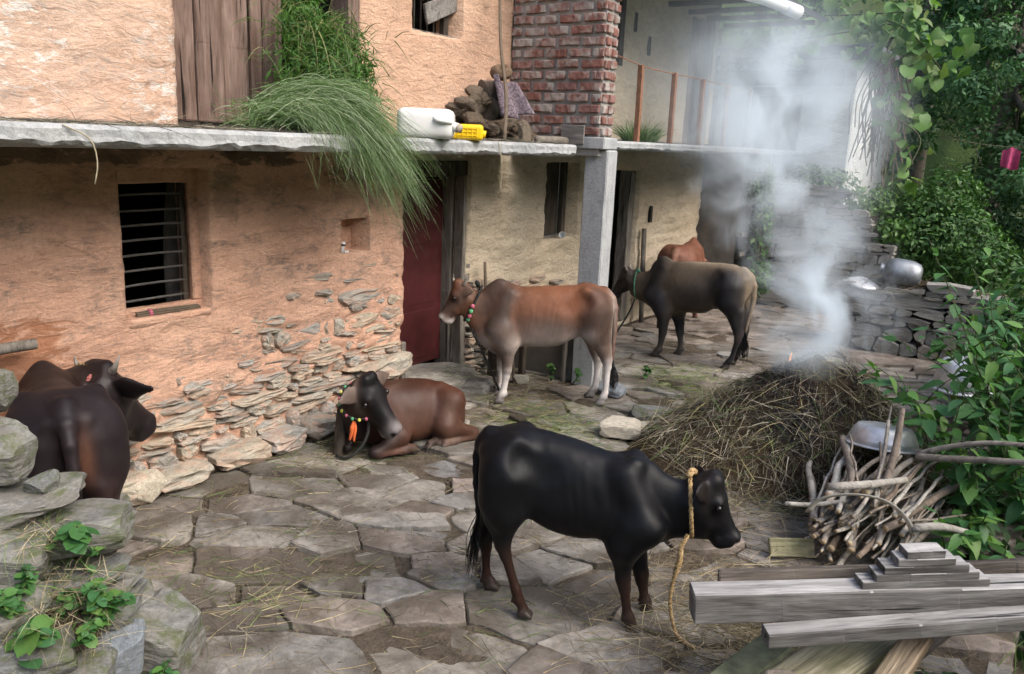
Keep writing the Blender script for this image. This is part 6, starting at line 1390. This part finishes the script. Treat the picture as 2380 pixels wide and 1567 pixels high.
# grass bundles
GREYG = [(.17, .25, .12), (.24, .32, .18), (.12, .20, .075), (.32, .37, .24), (.10, .18, .055)]
def strands(n, path, spread0, spread1, W, cols, seed, seg=8, tmin=.55, hang=None):
    r = np.random.default_rng(seed); P = smooth_path(path, 40); out = []; q = np.linspace(0, 1, seg+1)
    o0 = r.normal(size=(n, 3))*np.array(spread0); o1 = r.normal(size=(n, 3))*np.array(spread1); t0 = r.uniform(0, .12, n); t1 = r.uniform(tmin, 1., n); rows = []; w = r.uniform(*W, n)
    sd = r.normal(size=(n, 3)); sd /= np.linalg.norm(sd, axis=1)[:, None]
    for a in q:
        tt = (t0+(t1-t0)*a)*39; i = np.clip(tt.astype(int), 0, 38); c = P[i]+(P[i+1]-P[i])*(tt-i)[:, None]+o0*(1-a)+o1*a; c += np.sin(a*5+sd*9)*.04*a*(1-.3*a)
        ww = (w*(1-.8*a)*.5)[:, None]; rows += [c-sd*ww, c+sd*ww]
    V = np.stack(rows, 1).reshape(-1, 3); k = 2*(seg+1); b = (np.arange(n)*k)[:, None, None]; f = np.array([(2*j, 2*j+1, 2*j+3, 2*j+2) for j in range(seg)])[None]
    cols = np.array(cols); C = cols[r.integers(0, len(cols), n)]*r.uniform(.75, 1.25, (n, 1)); return V, (b+f).reshape(-1, 4), np.repeat(C, k, 0)
gb = thing('grass_bundle', 'long cut grass bundle drooping over the balcony edge', 'grass bundle', (0, 0, 0))
tag(foliage('blades', join(strands(1250, [(-4.2, 3.52, 2.36), (-4.1, 3.70, 2.48), (-3.9, 3.86, 2.44), (-3.70, 4.02, 2.22), (-3.60, 4.26, 1.86)], (.07, .09, .06), (.06, .13, .15), (.004, .009), GREYG, 61, 9, .45),
      strands(450, [(-4.15, 3.5, 2.36), (-4.0, 3.6, 2.45), (-3.80, 3.74, 2.38), (-3.66, 3.84, 2.18), (-3.62, 3.92, 1.95)], (.08, .08, .06), (.05, .16, .14), (.004, .008), GREYG, 62, 9, .45),
      strands(160, [(-4.1, 3.45, 2.36), (-3.95, 3.5, 2.44), (-3.75, 3.58, 2.36), (-3.68, 3.62, 2.12)], (.08, .1, .03), (.04, .10, .08), (.003, .006), GREYG, 63),
      blades(500, np.stack([r.normal(-4.18, .08, 500), r.normal(3.5, .12, 500), r.uniform(2.3, 2.45, 500)], 1), np.stack([r.normal(.3, .5, 500), r.normal(-.3, .6, 500), r.uniform(0, .8, 500)], 1), r.uniform(.1, .28, 500), .006, GREYG+LIGHTG, 64, .8)), gb), kind='stuff')
fd = thing('fodder_heap', 'heap of fresh green leafy fodder in front of the upper plank door', 'fodder', (0, 0, 0))
bl = [((-4.28, 3.95, 2.62), (.14, .32, .28)), ((-4.24, 4.15, 2.75), (.14, .3, .28)), ((-4.34, 3.95, 2.95), (.1, .24, .2)), ((-4.2, 4.3, 2.58), (.12, .16, .24)), ((-4.4, 3.98, 3.15), (.08, .15, .16)), ((-4.2, 4.0, 2.42), (.18, .4, .12))]
tag(foliage('leaves', join(leaf_mass(bl, 5200, .055, [(.04, .11, .02), (.07, .17, .03), (.11, .23, .045)], 65, .0, .3, .22, .5), blades(900, np.stack([r.normal(-4.25, .08, 900), r.normal(4.0, .2, 900), r.uniform(2.45, 3.05, 900)], 1), np.stack([r.normal(.5, .4, 900), r.normal(0, .7, 900), r.normal(.5, .7, 900)], 1), r.uniform(.12, .32, 900), .007, [(.05, .13, .025), (.08, .17, .03), (.12, .19, .05), (.2, .2, .08)], 66, .8)), fd), kind='stuff')
sg = thing('grass_bundle', 'small grass bundle behind the first railing posts', 'grass bundle', (-3.92, 8.25, 2.336)); n = 700; a = r.uniform(0, 6.28, n); q = r.random(n)**.5
tag(foliage('blades', blades(n, np.stack([np.cos(a)*q*.16, np.sin(a)*q*.22, np.zeros(n)], 1), np.stack([np.cos(a)*q*.6+r.normal(0, .15, n), np.sin(a)*q*.6+r.normal(0, .15, n), np.ones(n)], 1), r.uniform(.2, .42, n), .007, GREYG+MIDG, 67, .7), sg), kind='stuff')
n = 1500; tag(foliage('straw_litter', blades(n, np.stack([r.uniform(-4.5, -3.76, n), r.uniform(1.6, 6.5, n), r.uniform(2.287, 2.30, n)], 1), np.stack([r.normal(size=n), r.normal(size=n), r.normal(.05, .1, n)], 1), r.uniform(.05, .22, n), .004, STRAW, 68, .1, 2), None, M_STRAW), kind='stuff')
for P, lab in (([(-3.74, 1.98, 2.28), (-3.70, 2.08, 2.22), (-3.69, 2.1, 2.12), (-3.69, 2.08, 2.02)], 'single dry grass stalk hanging from the slab at the left'), ([(-3.745, 5.36, 2.28), (-3.72, 5.37, 2.15), (-3.72, 5.375, 2.0), (-3.72, 5.37, 1.88)], 'single dry grass stalk hanging from the slab below the dung pile')):
    tag(tube('dry_stalk', P, .0035, plain('dry_stalk', (.35, .3, .2)), 4, 10), lab, 'stalk')

# ------------------------------------------------------------------ small things by the walls
br = thing('broom', 'stick broom with a pink tie lying on the window sill', 'broom', (FX-.045, 3.02, 1.135), math.pi/2)
mb = MB(); 
for k in range(26): 
    a = r.uniform(-.018, .018); b = r.uniform(.004, .03); mb.add(*tube_vf([(-.2, a*.7, b), (0, a, b), (.24, a*1.3, b*.7)], .0035, 4))
obj('sticks', mb.mesh('sticks', M_TWIG), br); tube('tie', [(-.12, 0, .016), (-.10, 0, .016)], .024, M_PINK if 'M_PINK' in globals() else M_RUST, 10, parent=br)
nt = thing('toothpaste_tube', 'small white and red tube standing in the wall niche', 'tube', (FX-.03, 4.545, 1.383)); tube('tube_body', [(0, 0, 0), (.01, .01, .09)], [.014, .018], M_WHITEPL, 8, parent=nt); tube('red_band', [(.007, .007, .06), (.009, .009, .075)], .0195, M_REDDOOR, 8, parent=nt); tube('cap', [(.0, .03, .008), (.0, .07, .008)], .010, M_WHITEPL, 8, parent=nt)
cu = thing('cup', 'white cup lying on the lower window ledge beside the pillar', 'cup', (FX-.03, 7.95, 1.262)); obj('bowl', lathe('bowl', [(0, 0), (.03, 0), (.036, .05), (.038, .07), (.034, .07), (.03, .01)], M_WHITEPL, 16), cu, (0, 0, .035), (1.5, 0, .4))
mg = thing('manger', 'low mud manger with dark posts between wall and pillar', 'manger', (0, 0, 0))
boxpart('mud_side', -4.56, -3.80, 6.86, 6.99, -.02, .42, plain('grey_mud', (.14, .125, .105), .95, .3, 5), mg, .02, .006, 3); boxpart('post', -4.50, -4.38, 6.38, 6.46, -.02, .52, M_DARKWOOD, mg, .01, .004, 2); boxpart('post', -4.28, -4.21, 6.6, 6.66, -.02, .5, M_DARKWOOD, mg, .01, .004, 2); boxpart('post', -3.90, -3.85, 6.80, 6.85, -.02, .46, M_GREYWOOD_Z, mg, .01, .004, 2)
tag(tube('stick', [(-4.15, 6.35, .02), (-4.22, 6.42, .25), (-4.3, 6.5, .4)], .012, M_TWIG, 6, 6), 'thin stick leaning on the manger under the brown cow', 'stick')
tag(tube('stake', [(-4.5, 6.30, .3), (-4.5, 6.32, .8), (-4.51, 6.3, 1.16)], [.022, .02, .014], M_TWIG, 7, 8), 'pointed brown stake against the beige wall behind the brown cow', 'stake')
tag(tube('tether_post', [(-4.14, 4.02, -.05), (-4.17, 4.08, .22), (-4.20, 4.14, .43)], [.042, .041, .038], M_DARKWOOD, 10, 8), 'dark round tether post beside the lying calf', 'post')
tag(tube('leaning_pole', [(-4.50, 9.95, .0), (-4.53, 9.93, .7), (-4.55, 9.92, 1.25)], .035, M_GREYWOOD_Z, 8, 6), 'grey pole leaning by the far doorway', 'pole')
tag(tube('stick', [(-3.5, 9.0, .03), (-3.62, 9.05, .35), (-3.72, 9.1, .6)], .025, M_GREYWOOD_Z, 8, 6), 'pale stake standing in front of the grey-brown cow', 'stake')
tag(tube('terrace_pole', [(-4.52, 1.7, 1.10), (-4.5, 1.95, 1.12), (-4.47, 2.13, 1.125)], .03, M_GREYWOOD_Z, 9, 6), 'end of a pale pole poking in at the left edge over the dark cow', 'pole')
for k, (loc, sz, rz, mt, lab) in enumerate((((-2.70, 5.74, .07), (.34, .19, .16), .45, M_PALESTONE, 'pale squared stone block lying at the left of the heap'), ((-2.66, 6.34, .05), (.42, .26, .09), .4, M_GSTONE, 'flat grey stone behind the pale block'), ((-2.45, 5.95, .05), (.36, .24, .1), .5, M_PALESTONE, 'pale stone half covered by straw beside the heap'),
      ((-3.30, 6.72, .04), (.30, .24, .12), .3, M_BLUESTONE, 'blue-grey stone behind the hind hooves of the brown cow'), ((-4.12, 6.42, .05), (.16, .09, .08), .9, M_PALESTONE, 'small pale stone under the brown cow by the manger'), ((-4.50, 2.72, .07), (.16, .24, .2), .2, M_PALESTONE, 'pale square stone at the foot of the wall behind the dark cow'),
      ((-4.42, 2.45, .05), (.14, .2, .16), .3, M_GSTONE, 'stone at the foot of the wall under the dark cow'), ((-2.9, 8.9, .02), (.3, .18, .06), .3, M_DSTONE, 'flat stone near the hooves of the grey-brown cow'))):
    rock(lab, loc, sz, (.05, .05, rz), 560+k, mt, 'stone', 'loose_stone')
M_WETDUNG = plain('wet_dung', (.045, .035, .022), .6, .4, 20, .4, 1.)
for k, (x, y, s_, lab) in enumerate(((-3.32, 6.28, .16, 'dung pat at the hind hooves of the brown cow'), (-2.36, 6.52, .17, 'dark dung pat behind the flat grey stone'), (-2.9, 7.4, .13, 'dung pat in the middle of the yard'), (-3.58, 5.55, .12, 'dark dung pat beside the lying calf'), (-2.05, 7.55, .2, 'large dung pat left behind the heap'))):
    rock(lab, (x, y, .012), (s_*1.3, s_, .035), (0, 0, k), 580+k, M_WETDUNG, 'dung', 'dung_pat')
for k, (p, lab) in enumerate((((-3.95, 6.72, 0), 'small light green weed by the pillar foot'), ((-3.72, 6.74, 0), 'bright green weed growing at the pillar'), ((-3.25, 7.35, 0), 'tiny weed between the paving behind the brown cow'))):
    shrub(lab, p, (p[0]+.02, p[1], .17), 18, .055, 600+k, None, 3, ROUND, .2, 'weed')

# ------------------------------------------------------------------ straw and grass scattered over the yard
def scatter(n, seed, pos, cols, L=(.05, .26), W=(.002, .005), lift=.0):
    r = np.random.default_rng(seed); x, y = pos(r, n); m_ = (x < .1) & (x > -4.55) & (y > .9) & (y < 13); x, y = x[m_], y[m_]; n = len(x); th = r.normal(.6, 1.1, n)
    z = np.maximum(paving_height(x, y), -.016)+.006+lift*r.random(n); return blades(n, np.stack([x, y, z], 1), np.stack([np.cos(th), np.sin(th), r.normal(.02, .04, n)], 1), r.uniform(*L, n), r.uniform(*W, n), cols, seed, .03, 3)
U = lambda r, n: (r.uniform(-4.5, .1, n), r.uniform(1.3, 12.5, n))
def clumps(m, s_, box):
    def f(r, n):
        c = np.stack([r.uniform(box[0], box[1], m), r.uniform(box[2], box[3], m)], 1); k = r.integers(0, m, n); q = c[k]+r.normal(0, s_, (n, 2)); return q[:, 0], q[:, 1]
    return f
N = lambda cx, cy, sx, sy: (lambda r, n: (r.normal(cx, sx, n), r.normal(cy, sy, n)))
DRY = [(.33, .27, .16), (.25, .20, .12), (.18, .14, .09), (.42, .36, .22), (.14, .11, .07)]; GRN = [(.12, .19, .06), (.18, .24, .08), (.09, .15, .045), (.28, .28, .12)]
GREYST = [(.24, .215, .17), (.18, .155, .115), (.30, .27, .21), (.12, .10, .075)]
tag(foliage('scattered_straw', join(scatter(2600, 1, U, DRY+GREYST), scatter(3200, 2, clumps(60, .16, (-4.4, -.3, 1.8, 9)), GREYST+DRY, (.04, .2)), scatter(700, 3, clumps(40, .14, (-4.4, -1.2, 1.8, 8)), GRN, (.06, .3)),
    scatter(2200, 4, N(-1.75, 5.35, .45, .4), DRY+STRAW, (.06, .3), lift=.03), scatter(2600, 5, N(-.95, 3.55, .35, .42), DRY+[(.36, .27, .16)], (.1, .42), (.002, .005), .05), scatter(700, 6, N(-3.6, 5.6, .4, .3), DRY+GRN, (.08, .3)),
    scatter(900, 7, N(-3.25, 5.55, .3, .22), GRN, (.05, .18)), scatter(700, 8, N(-3.0, 7.6, .25, .3), GRN, (.05, .2), lift=.03), scatter(600, 9, N(-4.2, 6.3, .25, .3), DRY, (.08, .3)), scatter(500, 10, N(-4.15, 4.0, .2, .35), DRY+GRN, (.06, .25)), scatter(500, 11, N(-4.55, 5.7, .15, .25), STRAW+GRN, (.05, .2), lift=.24),
    scatter(260, 12, N(-3.1, 2.4, .25, .25), GRN+DRY, (.08, .3))), None, M_STRAW), kind='stuff')

# debris packed into the paving joints
r = np.random.default_rng(77); E_ = np.concatenate([o_+(np.roll(o_, -1, 0)-o_)*.5 for o_ in OUTLINES]+OUTLINES); E_ = E_[(E_[:, 1] < 9.5)]; n = 9000; k = r.integers(0, len(E_), n); P = E_[k]+r.normal(0, .02, (n, 2)); T_ = r.uniform(0, 6.283, n)
tag(foliage('joint_debris', blades(n, np.c_[P, np.full(n, -.012)+r.uniform(0, .022, n)], np.stack([np.cos(T_), np.sin(T_), r.normal(.03, .12, n)], 1), r.uniform(.02, .11, n), r.uniform(.002, .006, n), [(.12, .095, .065), (.08, .062, .045), (.19, .155, .11), (.28, .24, .16), (.05, .04, .03), (.14, .16, .07)], 78, .05, 2), None, M_STRAW), kind='stuff')

# ------------------------------------------------------------------ smoke from the heap
PLUME = [(.70, -1.38, 6.16, .30, 4.), (.88, -1.35, 6.24, .50, 6.), (1.12, -1.36, 6.38, .62, 5.6), (1.38, -1.52, 6.68, .66, 4.2), (1.6, -1.74, 7.08, .76, 3.4), (1.9, -2.04, 7.66, .90, 2.6), (2.3, -2.34, 8.35, 1.2, 2.2), (2.85, -2.66, 9.15, 1.45, 2.0), (3.3, -2.95, 9.75, 1.4, 1.4), (3.8, -3.2, 10.2, 1.2, .6), (4.2, -3.3, 10.5, .8, .0)]
def smoke():
    m_ = bpy.data.materials.new('smoke'); m_.use_nodes = True; t = m_.node_tree; t.nodes.clear(); N_ = t.nodes.new; L = t.links.new
    out = N_('ShaderNodeOutputMaterial'); pv = N_('ShaderNodeVolumePrincipled'); L(pv.outputs[0], out.inputs['Volume'])
    pv.inputs['Color'].default_value = (.86, .94, 1., 1); pv.inputs['Anisotropy'].default_value = .1
    tc = N_('ShaderNodeTexCoord'); sp = N_('ShaderNodeSeparateXYZ'); L(tc.outputs['Object'], sp.inputs[0])
    def M(op, a, b=0., clamp=False):
        x = t.nodes.new('ShaderNodeMath'); x.operation = op; x.use_clamp = clamp
        for i, v in enumerate((a, b)):
            if isinstance(v, (int, float)): x.inputs[i].default_value = v
            else: t.links.new(v, x.inputs[i])
        return x.outputs[0]
    X, Y, Z = sp.outputs
    ns = N_('ShaderNodeTexNoise'); ns.inputs['Scale'].default_value = 2.3; ns.inputs['Detail'].default_value = 4.; ns.inputs['Roughness'].default_value = .6; ns.inputs['Distortion'].default_value = .7
    mp = N_('ShaderNodeMapping'); mp.inputs['Scale'].default_value = (1, .7, .8); L(tc.outputs['Object'], mp.inputs[0]); L(mp.outputs[0], ns.inputs['Vector'])
    ZN = M('DIVIDE', M('SUBTRACT', Z, .7), 3.6)
    def curve(col, lo, hi):
        r = N_('ShaderNodeValToRGB'); e = r.color_ramp.elements
        while len(e) < len(PLUME): e.new(.5)
        for el, row in zip(e, PLUME): q = (row[col]-lo)/(hi-lo); el.position = (row[0]-.7)/3.6; el.color = (q, q, q, 1)
        L(ZN, r.inputs[0]); return M('ADD', M('MULTIPLY', r.outputs[0], hi-lo), lo)
    cx = curve(1, -4, 0); cy_ = curve(2, 5, 11); rad = curve(3, 0, 2); amp = curve(4, 0, 10)
    w = M('MULTIPLY', M('SUBTRACT', ns.outputs[0], .5), 1.3)
    dx = M('ADD', M('SUBTRACT', X, cx), M('MULTIPLY', w, rad)); dy = M('SUBTRACT', Y, cy_)
    d = M('DIVIDE', M('SQRT', M('ADD', M('MULTIPLY', dx, dx), M('MULTIPLY', dy, dy))), rad)
    core = M('SUBTRACT', 1., d, clamp=True); core = M('POWER', core, 1.3)
    nz = M('MULTIPLY', M('SUBTRACT', ns.outputs[0], .44, clamp=True), 7.5)
    L(M('MULTIPLY', M('MULTIPLY', core, nz), amp), pv.inputs['Density'])
    mb = MB(); P = smooth_path([(r[1], r[2], r[0]) for r in PLUME], 24); zz = P[:, 2]; rr_ = np.interp(zz, [r[0] for r in PLUME], [r[3] for r in PLUME])*1.12
    V = []; n = 16
    for p, q in zip(P, rr_):
        a = np.arange(n)*2*math.pi/n; V.append(np.c_[p[0]+q*np.cos(a), p[1]+q*np.sin(a), np.full(n, p[2])])
    V = np.concatenate(V); F = [(i*n+j, i*n+(j+1) % n, (i+1)*n+(j+1) % n, (i+1)*n+j) for i in range(23) for j in range(n)]+[tuple(range(n))[::-1], tuple(23*n+j for j in range(n))]
    o = obj('smoke', mesh('smoke', V, F, m_)); m_.cycles.volume_step_rate = .5; tag(o, kind='stuff')
    # thin bluish drift under the eaves and across the back
    h_ = bpy.data.materials.new('smoke_haze'); h_.use_nodes = True; t = h_.node_tree; t.nodes.clear(); N_ = t.nodes.new; L = t.links.new
    out = N_('ShaderNodeOutputMaterial'); pv = N_('ShaderNodeVolumePrincipled'); L(pv.outputs[0], out.inputs['Volume'])
    pv.inputs['Color'].default_value = (.80, .90, 1., 1); tc = N_('ShaderNodeTexCoord'); ln = N_('ShaderNodeVectorMath'); ln.operation = 'LENGTH'; L(tc.outputs['Object'], ln.inputs[0])
    q = M('SUBTRACT', 1., ln.outputs['Value'], True); L(M('MULTIPLY', M('MULTIPLY', q, q), .36), pv.inputs['Density']); h_.cycles.volume_step_rate = 1.2
    bm = bmesh.new(); bmesh.ops.create_icosphere(bm, subdivisions=3, radius=1.); me = bpy.data.meshes.new('smoke_drift'); bm.to_mesh(me); bm.free(); me.materials.append(h_)
    tag(obj('smoke_drift', me, None, (-3.5, 9.9, 3.1), None, (2.3, 3.4, 1.8)), kind='stuff')
smoke()
